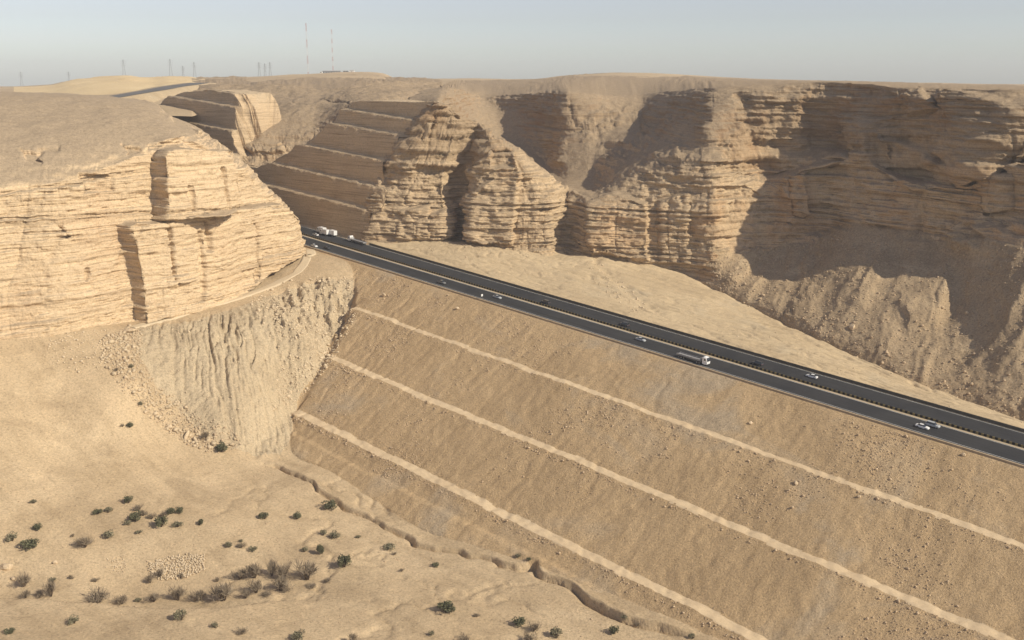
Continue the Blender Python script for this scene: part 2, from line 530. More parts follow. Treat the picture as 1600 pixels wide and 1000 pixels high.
GY = P0[1] + D2[1] * S + NN[1] * Nn
zr = road_z(S)

z_val = ev_valley(GX, GY)
z_val = np.where(Nn > -4, np.minimum(z_val, zr - 0.6), z_val)
# bench profile of the fill
prof_n = [0, -1.2, -25.9, -29.2, -56.0, -60.0, -86.6, -91.0, -97.2, -99.6, -140]
prof_z = [-0.25, -0.6, -27.3 * TAN_E, -27.6 * TAN_E, -57.6 * TAN_E, -57.9 * TAN_E, -88.2 * TAN_E, -88.5 * TAN_E, -97.0 * TAN_E, -97.4 * TAN_E, -140 * TAN_E]
wob = 0.9 * fbm(S * 0.02, Nn * 0.004, 0 * S, 3, 11) * smooth(-4, -14, Nn)
emb_p = np.interp(-(Nn + wob), [-x for x in prof_n], prof_z)
s_end = np.interp(-Nn, [0, 10, 25, 51, 77, 100, 140], [420, 330, 311, 301, 294, 268, 230]) + 3.0 * fbm(S * 0 + 3.1, Nn * 0.08, 0 * S, 3, 21)
z_emb = zr + emb_p - np.maximum(0, S - s_end) * 0.75
z_emb = np.where(Nn < -0.1, z_emb, -1e3)
# wash that skirts the toe of the fill
WASH = [PZ(*p) for p in [(400, 712, -151), (440, 722, -153), (470, 738, -154.5), (500, 765, -156.5), (540, 790, -158.5), (590, 812, -160), (640, 838, -161.5), (655, 848, -161.5),
                         (720, 862, -161.5), (790, 883, -161.5), (838, 886, -161.5), (852, 898, -161.8), (905, 930, -162.5), (940, 955, -163), (1000, 978, -163.5), (1100, 1002, -164.5)]]
wx = 1.6 * fbm(GX * 0.11, GY * 0.11, 0 * GX, 3, 31); wy = 1.6 * fbm(GX * 0.11 + 40, GY * 0.11, 0 * GX, 3, 32)
dw, pw = line_d(GX + wx, GY + wy, WASH)
wl_tot = sum(np.linalg.norm(np.array(WASH[i + 1][:2]) - np.array(WASH[i][:2])) for i in range(len(WASH) - 1))
wfade = smooth(0, 12, pw) * smooth(wl_tot, wl_tot - 10, pw)
depth = (0.9 + 1.1 * smooth(0.55, 0.75, pw / wl_tot)) * wfade
bank = np.where(dw > 0, smooth(0.1, 0.7, dw) * np.exp(-np.maximum(dw, 0) / 5.0), -0.45 * np.exp(-((dw + 0.6) / 1.4)**2))
ground = np.maximum(z_val, z_emb)
on_emb = (z_emb > z_val)
bank_gate = smooth(30, 3, np.abs(dw))
ground = ground + depth * bank * bank_gate - 2.0 * wfade * np.exp(-(dw / 0.6)**2)
# gullied slope below the track
RUB = [(215, 508), (300, 498), (380, 473), (440, 452), (500, 432), (556, 436), (552, 490), (520, 545), (470, 620), (455, 690), (440, 712), (400, 712), (352, 700), (300, 668), (245, 610), (208, 545)]
pu, pv = pix(np.stack([GX, GY, np.maximum(z_val, z_emb)], -1))
rub = smooth(-6, 14, poly_sd(pu, pv, RUB).reshape(GX.shape)) * (Nn < 0) * (GY > 300)
q = GX * 0.90 + GY * 0.30
q2 = q + 1.0 * fbm(GX * 0.06, GY * 0.06, 0 * GX, 3, 41)
fall = GX * -0.36 + GY * 0.93
r1 = 1 - np.abs(vnoise(q2 * 0.46, fall * 0.045, 0 * q, 42))
r2 = 1 - np.abs(vnoise(q2 * 0.85 + 7, fall * 0.05, 0 * q, 43))
r3 = 1 - np.abs(vnoise(q2 * 0.17 + 3, fall * 0.012, 0 * q, 45))
gl = -2.2 * r1**12 * np.clip(0.6 + vnoise(GX * .05, GY * .05, 0 * q, 46), 0, 1.4) - 1.1 * r2**9 - 1.2 * r3**14 + 0.45 * fbm(GX * .6, GY * .6, 0 * q, 3, 47)
hard = smooth(380, 470, pu) * smooth(560, 480, pv)             # broken rock on the upper right of that slope
gl2 = -3.6 * np.abs(fbm(q2 * 0.13, fall * 0.06, 0 * q, 5, 44, 0.6)) + 1.0 + 0.5 * fbm(GX * .45, GY * .45, 0 * q, 3, 48)
ground = ground + rub * ((1 - 0.5 * hard) * gl + hard * gl2 * 1.2)
ditch, _ = line_d(GX + wx, GY + wy, [PZ(*p) for p in [(560, 470, -110), (545, 492, -117), (515, 548, -128), (490, 585, -134), (450, 640, -143.5), (420, 680, -148), (395, 706, -151)]])
ground = ground - 1.4 * np.exp(-(ditch / 2.2)**2) * (Nn < -3)
# sand: broad swells, little rills and braided threads on the floor
flatm = (Nn < -0.5) * (1 - rub) * (~on_emb)
ground = ground + flatm * (0.45 * fbm(GX * 0.02, GY * 0.02, 0 * GX, 3, 51) + 0.13 * fbm(GX * 0.35, GY * 0.35, 0 * GX, 3, 52))
lobe = smooth(250, 420, pv * 0 + pu) * smooth(900, 760, pu) * smooth(720, 760, pv)
th_ = 1 - np.abs(fbm(GX * 0.05 + 0.3 * wx, GY * 0.05, 0 * GX, 3, 53))
ground = ground - flatm * lobe * 1.1 * np.clip(th_, 0, 1)**12
# near hummock whose crest hides the little wash with the thicket
CREST = [PZ(*p) for p in [(-150, 922, -152), (0, 941, -156), (110, 954, -158.5), (175, 960, -159.5), (260, 962, -160), (350, 962, -160), (430, 946, -160.3), (500, 924, -160.5)]]
dc, pc = line_d(GX + 0.6 * wx, GY + 0.6 * wy, CREST)
ct = sum(np.linalg.norm(CREST[i + 1][:2] - CREST[i][:2]) for i in range(len(CREST) - 1))
cf = smooth(ct, ct - 25, pc)
ground = ground + (Nn < -100) * cf * (np.where(dc < 0, 2.6 * np.exp(dc / 14.0), 2.6 * smooth(1.4, 0, dc) - 0.9 * smooth(0, 2, dc) * np.exp(-np.maximum(dc, 0) / 5)))
# coarse relief of the fill
ground = ground + on_emb * (Nn < -2) * (0.22 * fbm(GX * 0.5, GY * 0.5, 0 * GX, 3, 61) + 0.10 * fbm(S * 0.35, Nn * 0.07, 0 * S, 3, 62) + 0.35 * fbm(GX * 0.05, GY * 0.05, 0 * GX, 3, 63) - 0.35 * np.clip(1 - np.abs(vnoise((S + 2 * wx) * 0.12, Nn * 0.01, 0 * S, 64)) * 2.2, 0, 1)**2) * smooth(-1, -5, Nn)
# beyond the road
far = ev_far(GX, GY)
far_slope = zr - np.maximum(0, Nn - 34) * 0.5
f_r = 1 - np.abs(vnoise((GX * 0.75 + GY * 0.65 + 2 * wx) * 0.16, (GX * 0.65 - GY * 0.75) * 0.02, 0 * GX, 71))
f_r2 = 1 - np.abs(vnoise((GX * 0.75 + GY * 0.65 + 2 * wx) * 0.42, (GX * 0.65 - GY * 0.75) * 0.05, 0 * GX, 73))
far = far + smooth(35, 42, Nn) * (-0.8 * f_r**7 - 0.45 * f_r2**8 + 0.12 * fbm(GX * 0.5, GY * 0.5, 0 * GX, 3, 74) + 0.35 * fbm(GX * 0.06, GY * 0.06, 0 * GX, 4, 72) - 0.15)
TOE = [RC[i, 8] for i in range(12, len(RC))]
dt, pt = line_d(GX + wx * 1.3, GY + wy * 1.3, TOE)
far = far - smooth(36, 44, Nn) * (1.6 * np.exp(-((np.abs(dt) - 1.0) / 2.4)**2) + 0.6 * np.exp(-((np.abs(dt) - 12) / 1.2)**2) * smooth(60, 120, pt))
for pl_, wd_, dp_ in (([(922, 404, 569), (945, 430, 545), (975, 455, 520), (1000, 480, 498), (1030, 506, 478)], 2.6, 1.3), ([(1325, 548, 441), (1350, 560, 433), (1378, 574, 424)], 1.0, 2.0),
                      ([(1418, 584, 418), (1424, 602, 408), (1438, 617, 400)], 1.1, 2.0), ([(1452, 596, 412), (1455, 622, 396)], 0.8, 1.2), ([(1490, 622, 396), (1488, 640, 386)], 0.8, 1.0), ([(1180, 488, 490), (1220, 505, 478), (1270, 528, 460), (1320, 548, 442)], 1.0, 1.2)):
    dd_, _ = line_d(GX + wx * 0.8, GY + wy * 0.8, [PY(*q_) for q_ in pl_])
    far = far - smooth(35, 38, Nn) * dp_ * np.exp(-(dd_ / wd_)**2) * (0.7 + 0.5 * vnoise(GX * .3, GY * .3, 0 * GX, 75))
ground = np.where(Nn > 16, np.maximum(far, far_slope - 60), ground)
road_bed = (Nn > -0.3) & (Nn < 34.2)
ground = np.where(road_bed, zr - 0.35, ground)
GP = np.stack([GX, GY, ground], -1)


def zg(x, y):                                    # ground height
    s = (x - P0[0]) * D2[0] + (y - P0[1]) * D2[1]
    n = (x - P0[0]) * NN[0] + (y - P0[1]) * NN[1]
    i = np.clip(np.searchsorted(sl, s) - 1, 0, len(sl) - 2)
    j = np.clip(np.searchsorted(nl, n) - 1, 0, len(nl) - 2)
    a = np.clip((s - sl[i]) / (sl[i + 1] - sl[i]), 0, 1); b = np.clip((n - nl[j]) / (nl[j + 1] - nl[j]), 0, 1)
    return ground[i, j] * (1 - a) * (1 - b) + ground[i + 1, j] * a * (1 - b) + ground[i, j + 1] * (1 - a) * b + ground[i + 1, j + 1] * a * b


def hit(u, v, y0=200.0, y1=640.0):               # where a sight line meets the ground
    d = ray(u, v)
    Y = np.linspace(y0, y1, 4000)
    p = d[None] * (Y / d[1])[:, None] + C0
    below = np.nonzero(p[:, 2] < zg(p[:, 0], p[:, 1]))[0]
    k = below[0] if len(below) else -1
    q_ = p[k].copy()
    q_[2] = zg(q_[0:1], q_[1:2])[0]
    return q_


GF = grid_faces(len(sl), len(nl))
cn = 0.25 * (Nn[:-1, :-1] + Nn[1:, :-1] + Nn[:-1, 1:] + Nn[1:, 1:]).ravel()
ce = (on_emb[:-1, :-1].astype(int) + on_emb[1:, :-1] + on_emb[:-1, 1:] + on_emb[1:, 1:]).ravel() >= 2
cs = 0.5 * (S[:-1, :-1] + S[1:, :-1]).ravel()
crub = (rub[:-1, :-1] + rub[1:, 1:]).ravel() * 0.5


def part_of_ground(name, sel, mat, kind='structure'):
    f = GF[sel]
    idx = np.unique(f)
    rm = np.full(GP.shape[0] * GP.shape[1], -1); rm[idx] = np.arange(len(idx))
    me = mesh_from(name, GP.reshape(-1, 3)[idx], rm[f], mat, True)
    return add_obj(name, me, kind=kind)


is_emb = ce & (cn < -0.3)
wobf = (0.25 * (wob[:-1, :-1] + wob[1:, :-1] + wob[:-1, 1:] + wob[1:, 1:])).ravel()
is_path = np.zeros(len(GF), bool)
edge_n = fbm(cs * 0.15, cn * 0.02, 0 * cs, 3, 66)
for a, b in BENCH:
    sel = is_emb & (cn + wobf > a - 0.05 + 0.3 * edge_n) & (cn + wobf < b + 0.05 + 0.25 * edge_n)
    part_of_ground('dirt_path', sel, M_PATH)
    is_path |= sel
part_of_ground('embankment', is_emb & ~is_path, M_EMB)
is_far = cn > 34
part_of_ground('road_bed', (cn >= -0.3) & (cn <= 34), M_STRIP)
part_of_ground('sand_terrace', is_far, M_STRIP)
M_RUB = soil_material('pale_scree', (0.43, 0.335, 0.215), (0.52, 0.415, 0.272), 0.05, 0.8, 1.3, 0.5)
is_rub = (~is_emb) & (cn < -0.3) & (crub > 0.45)
part_of_ground('scree_slope', is_rub, M_RUB)
part_of_ground('ground', (~is_emb) & (cn < -0.3) & ~is_rub, M_SAND)

# ------------------------------------------------------------------ cliffs
def layers(seed, zmin, zmax, tmin, tmax):
    r = np.random.default_rng(seed)
    zs = [zmin]
    while zs[-1] < zmax:
        zs.append(zs[-1] + r.uniform(tmin, tmax))
    zs = np.array(zs)
    off = r.uniform(-1, 1, len(zs))
    return zs, off


LZ1 = layers(3, -40, 260, 2.5, 8.0)
LZ2 = layers(4, -40, 260, 0.6, 1.9)


def strata(z, L, sharp=0.25):
    zs, off = L
    i = np.clip(np.searchsorted(zs, z) - 1, 0, len(zs) - 2)
    t = (z - zs[i]) / (zs[i + 1] - zs[i])
    w = smooth(1 - sharp, 1.0, t)
    return off[i] * (1 - w) + off[i + 1] * w, i


def rock_displace(P, along, amp=1.0, feats=(), strata_amp=1.0, seed=0, butt=None, cliffness=None, rug=1.0):
    n = grid_normals(P)
    if n[..., 2].mean() < 0: n = -n
    if feats:                                       # buttresses, recesses and open joints shape the face before its beds are cut
        h = n.copy(); h[..., 2] *= 0.15
        h /= np.linalg.norm(h, axis=-1, keepdims=True) + 1e-9
        u_, v_ = pix(P)
        x, y, z = P[..., 0], P[..., 1], P[..., 2]
        ju = 2.0 * vnoise(x * .2, y * .2, z * .2, seed + 15); jv = 1.5 * vnoise(x * .2, y * .2, z * .2, seed + 16)
        P = P.copy()
        for poly, off, soft_px, *grad in feats:
            m = smooth(-soft_px, soft_px, poly_sd(u_ + ju, v_ + jv, poly).reshape(u_.shape))
            if grad: m = m * smooth(grad[0], grad[1], v_)
            P = P + h * (off * m)[..., None]
        n = grid_normals(P)
        if n[..., 2].mean() < 0: n = -n
    steep = smooth(0.80, 0.55, np.abs(n[..., 2]))
    if cliffness is not None: steep = steep * cliffness
    h = n.copy(); h[..., 2] *= 0.15
    h /= np.linalg.norm(h, axis=-1, keepdims=True) + 1e-9
    x, y, z = P[..., 0], P[..., 1], P[..., 2]
    zb = z + 1.6 * fbm(x * 0.012, y * 0.012, 0 * x, 3, seed + 1) + 0.02 * x
    a1, i1 = strata(zb, LZ1)
    a2, i2 = strata(zb + 0.35 * vnoise(x * .1, y * .1, z * .1, seed + 2), LZ2, 0.35)
    lat = 0.55 + 0.6 * vnoise(x * 0.03, y * 0.03, z * 0.05, seed + 3)
    # jointed blocks within each bed
    w1 = 5.0
    j1 = np.floor(along / w1 + _hash(i1, i1 * 0, i1 * 0, seed + 5) * 3 + 0.6 * vnoise(x * .05, y * .05, z * .02, seed))
    b1 = _hash(i1, j1.astype(np.int64), i1 * 0, seed + 6) * 2 - 1
    j2 = np.floor(along / 2.2 + _hash(i2, i2 * 0, i2 * 0, seed + 7) * 3)
    b2 = _hash(i2, j2.astype(np.int64), i2 * 0, seed + 8) * 2 - 1
    big = fbm(x * 0.03, y * 0.03, z * 0.03, 3, seed + 9)
    sh1 = _hash(i1, i1 * 0, i1 * 0, seed + 17) * 90; sh2 = _hash(i2, i2 * 0, i2 * 0, seed + 18) * 90
    bed1 = fbm(x * 0.07 + sh1, y * 0.07 - sh1, 0 * x, 3, seed + 19, 0.6)          # every bed breaks back along its own line
    bed2 = fbm(x * 0.2 + sh2, y * 0.2 - sh2, 0 * x, 2, seed + 22, 0.6)
    crack = 1 - np.abs(vnoise(along * 0.085 + 0.5 * vnoise(x * .05, y * .05, z * .06, seed + 10), z * 0.012, 0 * z, seed + 11))
    rough = fbm(x * 0.22, y * 0.22, z * 0.45, 3, seed + 12)
    d = strata_amp * (1.15 * a1 * np.clip(lat, 0.1, 1.3) + 0.55 * a2) + 0.6 * b1 * np.clip(lat, 0.2, 1.2) + 0.36 * b2 + 1.5 * big + rug * (1.25 * bed1 + 0.6 * bed2) - 0.9 * crack**18 + 0.45 * rough
    if butt is not None:
        d = d + butt * (1.1 * np.abs(fbm(along * 0.022, z * 0.006, 0 * z, 2, seed + 20)) - 0.4 + 0.55 * fbm(along * 0.05, z * 0.03, 0 * z, 3, seed + 21))
    soft = 0.55 * fbm(x * 0.09, y * 0.09, z * 0.09, 4, seed + 13) + 0.5 * fbm(x * 0.02, y * 0.02, z * 0.02, 3, seed + 14)
    out = P + h * (amp * steep * d)[..., None]
    terr = smooth(0.965, 0.86, np.abs(n[..., 2])) * (1 - steep) * (1.0 if cliffness is None else cliffness)
    gate = np.clip(0.55 + 1.1 * vnoise(x * 0.025, y * 0.025, z * 0.05, seed + 30), 0, 1.2)
    out = out + n * (amp * terr * gate * (1.0 * a1 + 0.55 * a2 + 0.5 * b1 + 0.35 * b2 + rug * (1.1 * bed1 + 0.5 * bed2)))[..., None]
    out[..., 2] += (1 - steep) * (soft * (1 - 0.5 * terr) + terr * 0.5 * rough)
    return out, steep, n


def loft(C, counts, nu):
    """C[i,k] control points; counts = samples for each row interval; nu columns."""
    seg = np.linalg.norm(np.diff(C, axis=0), axis=-1)
    t = np.concatenate([[0], np.cumsum(np.median(seg, axis=1) + 1e-3)])
    tq = np.linspace(0, t[-1], nu)
    A = pchip(t, C, tq)
    kk = np.concatenate([[0], np.cumsum(np.linalg.norm(np.diff(C, axis=1), axis=-1).mean(0) + 1e-3)])
    kq = np.concatenate([np.linspace(kk[i], kk[i + 1], counts[i], endpoint=False) for i in range(len(counts))] + [[kk[-1]]])
    B = pchip(kk, np.swapaxes(A, 0, 1), kq)
    return np.swapaxes(B, 0, 1), tq, kq, kk


# --- wall beyond the road, with the hanging bowl behind it
RP, tq, kq, kk = loft(RC, [12, 36, 44, 22, 18, 44, 56, 78, 6], 1000)
along = np.repeat(np.concatenate([[0], np.cumsum(np.linalg.norm(np.diff(RP[:, 140], axis=0), axis=-1))])[:, None], RP.shape[1], 1)
R_feats = [
    ([(735, 262), (768, 240), (800, 238), (812, 270), (800, 380), (738, 380)], 5.0, 3),
    ([(768, 236), (800, 236), (800, 262), (772, 262)], -4.0, 3),
    ([(625, 330), (668, 320), (672, 372), (640, 376), (622, 372)], 2.5, 3),
    ([(672, 335), (703, 325), (706, 372), (674, 374)], 3.0, 3),
    ([(918, 318), (960, 300), (1010, 318), (1012, 405), (925, 396)], 4.5, 3),
    ([(1030, 312), (1075, 300), (1078, 412), (1034, 410)], 3.0, 3),
    ([(590, 262), (700, 262), (770, 280), (700, 330), (600, 322)], -2.5, 5),
    ([(1150, 150), (1300, 170), (1310, 240), (1180, 236)], -4.0, 8),
    ([(1240, 275), (1262, 268), (1270, 330), (1246, 335)], 4.0, 4),
    ([(1370, 215), (1450, 235), (1490, 260), (1385, 262)], 3.5, 5),
    ([(1415, 150), (1440, 138), (1470, 170), (1420, 180)], 4.0, 5),
    ([(1170, 355), (1230, 352), (1216, 380), (1150, 440), (1130, 440)], 2.5, 8),
    ([(1300, 395), (1322, 395), (1260, 500), (1230, 495)], 1.4, 10),
    ([(1375, 380), (1400, 400), (1350, 480), (1330, 470)], 1.4, 10),
    ([(1530, 380), (1556, 372), (1500, 560), (1470, 560)], 1.5, 14),
    ([(1545, 275), (1580, 268), (1585, 330), (1550, 335)], 3.0, 4),
    ([(1405, 475), (1440, 428), (1480, 388), (1512, 362), (1530, 374), (1502, 430), (1482, 478), (1456, 503), (1418, 505)], 6.0, 18),
]
butt = 1.0 + 6.0 * smooth(1120, 1220, pix(RP)[0])
kpos = np.interp(kq, kk, np.arange(len(kk)))
tmask = smooth(6.9, 7.2, kpos)[None, :] * smooth(1060, 1150, pix(RP)[0])
RD, steepR, nR = rock_displace(RP, along, 1.0, R_feats, 1.35, 100, butt, 1 - 0.85 * tmask, 1.5)
# rills and ribs on the talus
tx, ty, tz = RP[..., 0], RP[..., 1], RP[..., 2]
wrp = fbm(tx * .03, ty * .03, tz * .03, 3, 201)
rq = along + 0.85 * (100 - tz) + 7 * wrp
rib = 1 - np.abs(vnoise(rq * 0.085, tz * 0.012, 0 * tz, 202)) * 1.6
rib2 = 1 - np.abs(vnoise(rq * 0.16 + 9, tz * 0.03, 0 * tz, 204)) * 1.6
outc = np.clip(0.2 + 1.3 * vnoise(rq * 0.05, tz * 0.05, 0 * tz, 205), 0, 1) * np.clip(rib, 0, 1)
a1t, i1t = strata(tz + 1.5 * wrp, LZ1); a2t, i2t = strata(tz + 1.0 * wrp, LZ2, 0.35)
jb = _hash(i2t, np.floor(along / 3.0).astype(np.int64), i2t * 0, 206) * 2 - 1
tdisp = 1.1 * rib + 0.5 * rib2 + outc * (0.7 * a1t + 0.45 * a2t + 0.4 * jb) + 0.4 * fbm(tx * .35, ty * .35, tz * .35, 3, 203) - 1.2
RD = RD + tmask[..., None] * (tdisp * smooth(9.0, 8.0, kpos)[None, :] * smooth(6.8, 7.3, kpos)[None, :])[..., None] * nR * np.array([0.9, 0.9, 0.9])
M_TALUS = soil_material('brown_talus', (0.335, 0.245, 0.15), (0.43, 0.322, 0.20), 0.05, 0.9, 1.0, 0.5, patch=((0.50, 0.385, 0.245), 0.06, 0.55, 0.6))
RF = grid_faces(*RD.shape[:2])
fk = np.repeat(kpos[None], RP.shape[0], 0).ravel()[RF].mean(1); fu_ = pix(RP)[0].ravel()[RF].mean(1); fz_ = RP[..., 2].ravel()[RF].mean(1)
ftal = (fk > 7.02 + 0.25 * vnoise(fu_ * 0.03, fz_ * 0.1, 0 * fu_, 207)) & (fu_ > 1110 + 20 * vnoise(fz_ * .2, fu_ * 0, 0 * fu_, 208))
for nm_, sel_, mt_ in (('canyon_cliff', ~ftal, M_CLIFF_R), ('talus', ftal, M_TALUS)):
    f_ = RF[sel_]; ix_ = np.unique(f_); rm_ = np.full(RD.shape[0] * RD.shape[1], -1); rm_[ix_] = np.arange(len(ix_))
    add_obj(nm_, mesh_from(nm_, RD.reshape(-1, 3)[ix_], rm_[f_], mt_, False), kind='structure')

# --- promontory on the near side of the road
LW = [
    (-420, [(135, 800), (160, 540), (345, 380), (395, 372), (445, 366), (565, 352), (600, 345)]),
    (-250, [(137, 800), (158, 560), (330, 400), (385, 391), (438, 386), (555, 372), (590, 365)]),
    (-100, [(139, 850), (155, 570), (316, 418), (375, 411), (430, 405), (546, 392), (580, 386)]),
    (0, [(142, 880), (150, 585), (300, 437), (360, 430), (420, 424), (530, 411), (562, 405)]),
    (100, [(146, 880), (152, 595), (283, 452), (345, 445), (410, 438), (521, 425), (552, 419)]),
    (160, [(149, 880), (154, 605), (262, 468), (330, 461), (395, 453), (512, 441), (540, 435)]),
    (200, [(152, 860), (158, 610), (246, 480), (320, 472), (390, 465), (503, 454), (530, 448)]),
    (236, [(158, 800), (165, 610), (228, 492), (312, 482), (385, 474), (494, 463), (520, 457)]),
    (270, [(190, 680), (183, 600), (214, 502), (305, 491), (378, 483), (486, 471), (512, 465)]),
    (300, [(230, 660), (194, 590), (220, 512), (305, 500), (375, 492), (478, 480), (503, 474)]),
    (345, [(270, 640), (226, 575), (244, 530), (315, 518), (375, 510), (463, 500), (488, 494)]),
    (380, [(300, 630), (253, 568), (266, 543), (322, 533), (375, 527), (448, 517), (472, 511)]),
    (415, [(330, 620), (290, 567), (298, 553), (335, 548), (375, 543), (426, 534), (450, 528)]),
    (440, [(350, 615), (317, 572), (326, 562), (350, 558), (376, 555), (406, 549), (430, 544)]),
    (453, [(360, 615), (338, 582), (346, 573), (360, 570), (376, 567), (396, 561), (418, 556)]),
    (458, [(366, 625), (352, 600), (358, 592), (366, 588), (378, 584), (394, 576), (412, 572)]),
    (456, [(375, 640), (360, 625), (364, 618), (371, 612), (380, 606), (392, 598), (405, 594)]),
]
LC = columns(LW)
LP, tql, kql, kkl = loft(LC, [8, 90, 70, 60, 90, 8], 720)
alongL = np.repeat(np.concatenate([[0], np.cumsum(np.linalg.norm(np.diff(LP[:, 190], axis=0), axis=-1))])[:, None], LP.shape[1], 1)
L_feats = [
    ([(238, 246), (250, 236), (268, 230), (334, 236), (344, 282), (350, 326), (300, 338), (242, 343)], 12.0, 1.5),
    ([(184, 352), (196, 346), (246, 344), (352, 326), (424, 318), (448, 345), (452, 398), (334, 482), (213, 505), (206, 440)], 9.0, 1.5),
    ([(246, 342), (250, 342), (262, 440), (258, 440)], -3.5, 2.5),
    ([(298, 346), (304, 346), (312, 390), (302, 392)], -3.0, 2.5),
    ([(290, 362), (296, 362), (304, 430), (300, 470), (296, 470)], -2.5, 2),
    ([(318, 262), (323, 262), (330, 322), (326, 322)], -2.5, 2),
    ([(376, 350), (380, 350), (388, 440), (384, 440)], -2.5, 2),
    ([(272, 290), (278, 290), (284, 330), (279, 330)], -2.0, 2),
    ([(30, 236), (70, 240), (66, 252), (40, 250)], -2.5, 3),
    ([(58, 234), (95, 228), (92, 236), (62, 240)], -1.5, 3),
    ([(190, 226), (218, 232), (222, 240), (200, 240)], -2.5, 3),
    ([(120, 272), (180, 278), (178, 296), (132, 300)], -2.0, 3),
    ([(0, 300), (240, 262), (240, 268), (0, 306)], -1.2, 2),
    ([(0, 340), (460, 318), (460, 322), (0, 345)], -1.2, 1.5),
    ([(135, 420), (139, 420), (137, 438), (134, 438)], -2.0, 2),
    ([(92, 352), (98, 352), (110, 370), (106, 372)], -2.0, 2),
    ([(228, 228), (290, 214), (345, 246), (345, 254), (290, 224), (230, 236)], -1.5, 3),
]
kposL = np.interp(kql, kkl, np.arange(len(kkl)))
cliffL = np.repeat(np.where(kposL < 1.9, 0.25, 1.0)[None, :], LP.shape[0], 0)
# strata steps run up onto the dome towards its right end
LD, steepL, nL = rock_displace(LP, alongL, 0.8, L_feats, 0.85, 300, None, 0.15 + 0.85 * smooth(-0.15, 0.15, kposL[None, :] - np.interp(pix(LP)[0], [0, 160, 240, 300], [1.6, 1.5, 1.2, 0.8])), 0.75)
me = mesh_from('promontory_cliff', LD.reshape(-1, 3), grid_faces(*LD.shape[:2]), M_CLIFF_L, False)
add_obj('promontory_cliff', me, kind='structure')

# --- benched cutting beside the road (pyramid-like spur and the next spur behind it)
RIS = [(35.5, 38.6, -1.0, 18.5), (44.4, 46.4, 19.0, 31.6), (52.2, 54.4, 32.0, 46.2), (60.2, 62.6, 46.6, 61.8), (68.4, 69.8, 62.2, 70.8), (75.6, 78.4, 71.2, 92.0)]
cnl, chh = [34.6], [-1.5]
for a, b, ha, hb in RIS:
    k = max(6, int((hb - ha) / 0.9))
    for i in range(k + 1):
        cnl.append(a + (b - a) * i / k); chh.append(ha + (hb - ha) * i / k)
cnl += [80, 83, 87, 94, 102]; chh += [92.5, 93, 93, 93, 93]
cnl = np.array(cnl); chh = np.array(chh)
s0 = np.interp(cnl, [35.5, 38, 43, 46, 51, 54, 59, 62.5, 65, 68, 70, 75, 78.4, 81, 90, 102], [377, 378, 374, 372, 380, 382, 380, 378, 370, 360, 357, 357, 358, 362, 378, 402])
aa = np.linspace(0, 1, 620)
CS = s0[None, :] + (770 - s0[None, :]) * aa[:, None]**1.15
CN = np.repeat(cnl[None], 620, 0)
HH = np.repeat(chh[None], 620, 0)
zc = road_z(CS) + HH
nat_s = [300, 354, 430, 437, 455, 482, 506, 530, 545, 551, 556, 565, 600, 630, 648, 656, 664, 780]
nat_z = [-12.5, -12.5, -12.7, -13.5, -32, -47, -58, -57, -45, -31, -19, -9.8, -7.0, -8.5, -11.5, -14, -24, -40]
sn_ = CS - 0.10 * (CN - 60) + 3.0 * fbm(CS * 0.05, CN * 0.12, zc * 0.12, 4, 402, 0.6)
nat = CAMZ + np.interp(sn_, nat_s, nat_z) + 0.6 * fbm(CS * 0.05, CN * 0.05, 0 * CS, 3, 401)
zc = np.minimum(zc, nat)
CX = P0[0] + D2[0] * CS + NN[0] * CN
CY = P0[1] + D2[1] * CS + NN[1] * CN
riser = np.zeros(len(cnl))
for a, b, ha, hb in RIS:
    riser = np.maximum(riser, ((cnl > a) & (cnl <= b)).astype(float))
edge = np.zeros(len(cnl))
for a, b, ha, hb in RIS:
    edge = np.maximum(edge, np.exp(-((chh - hb) / 1.6)**2))
dn = 0.45 * fbm(CX * 0.08, CY * 0.08, zc * 0.05, 4, 403) + 0.35 * edge[None] * fbm(CX * 0.2, CY * 0.2, 0 * CX, 3, 404) * 2 + 0.22 * (1 - np.abs(vnoise(CS * 1.1, zc * 0.02, 0 * CS, 405)))
endf = np.exp(-(CS - s0[None, :]) / 5.0)
dn = dn + endf * 1.8 * fbm(CX * 0.15, CY * 0.15, zc * 0.15, 3, 406)
CX = CX + NN[0] * dn; CY = CY + NN[1] * dn
zc = zc - edge[None] * 0.6 * np.abs(fbm(CX * 0.12, CY * 0.12, 0 * CX, 3, 407)) - endf * 1.5 * np.abs(fbm(CX * .2, CY * .2, zc * .2, 3, 408))
me = mesh_from('road_cutting', np.stack([CX, CY, zc], -1).reshape(-1, 3), grid_faces(620, len(cnl)), M_CUT, False)
add_obj('road_cutting', me, kind='structure')

# --- side valley between the two spurs
VW = [
    (300, [(122, 1400), (133, 980), (150, 880), (190, 800), (260, 740)]),
    (335, [(122, 1400), (132, 950), (150, 850), (190, 775), (262, 722)]),
    (375, [(122, 1400), (132, 930), (152, 838), (196, 760), (264, 702)]),
    (430, [(121, 1400), (135, 900), (160, 815), (207, 742), (272, 692)]),
    (490, [(116, 1400), (137, 880), (160, 800), (202, 740), (262, 692)]),
    (550, [(114, 1400), (133, 880), (143, 800), (166, 730), (240, 700)]),
    (620, [(121, 1400), (127, 950), (136, 850), (148, 760), (200, 710)]),
    (690, [(124, 1400), (130, 980), (140, 890), (158, 810), (205, 760)]),
]
VC = columns(VW)
VP, _, _, _ = loft(VC, [12, 40, 60, 50], 420)
alongV = np.repeat((np.arange(420) * 0.9)[:, None], VP.shape[1], 1)
VD, _, nV = rock_displace(VP, alongV, 0.8, [([(455, 160), (500, 157), (545, 156), (545, 159), (500, 161), (460, 166)], -1.6, 2), ([(380, 226), (410, 219), (438, 224), (446, 240), (395, 240)], 5.0, 3)], 1.0, 500)
vx, vy, vz = VP[..., 0], VP[..., 1], VP[..., 2]
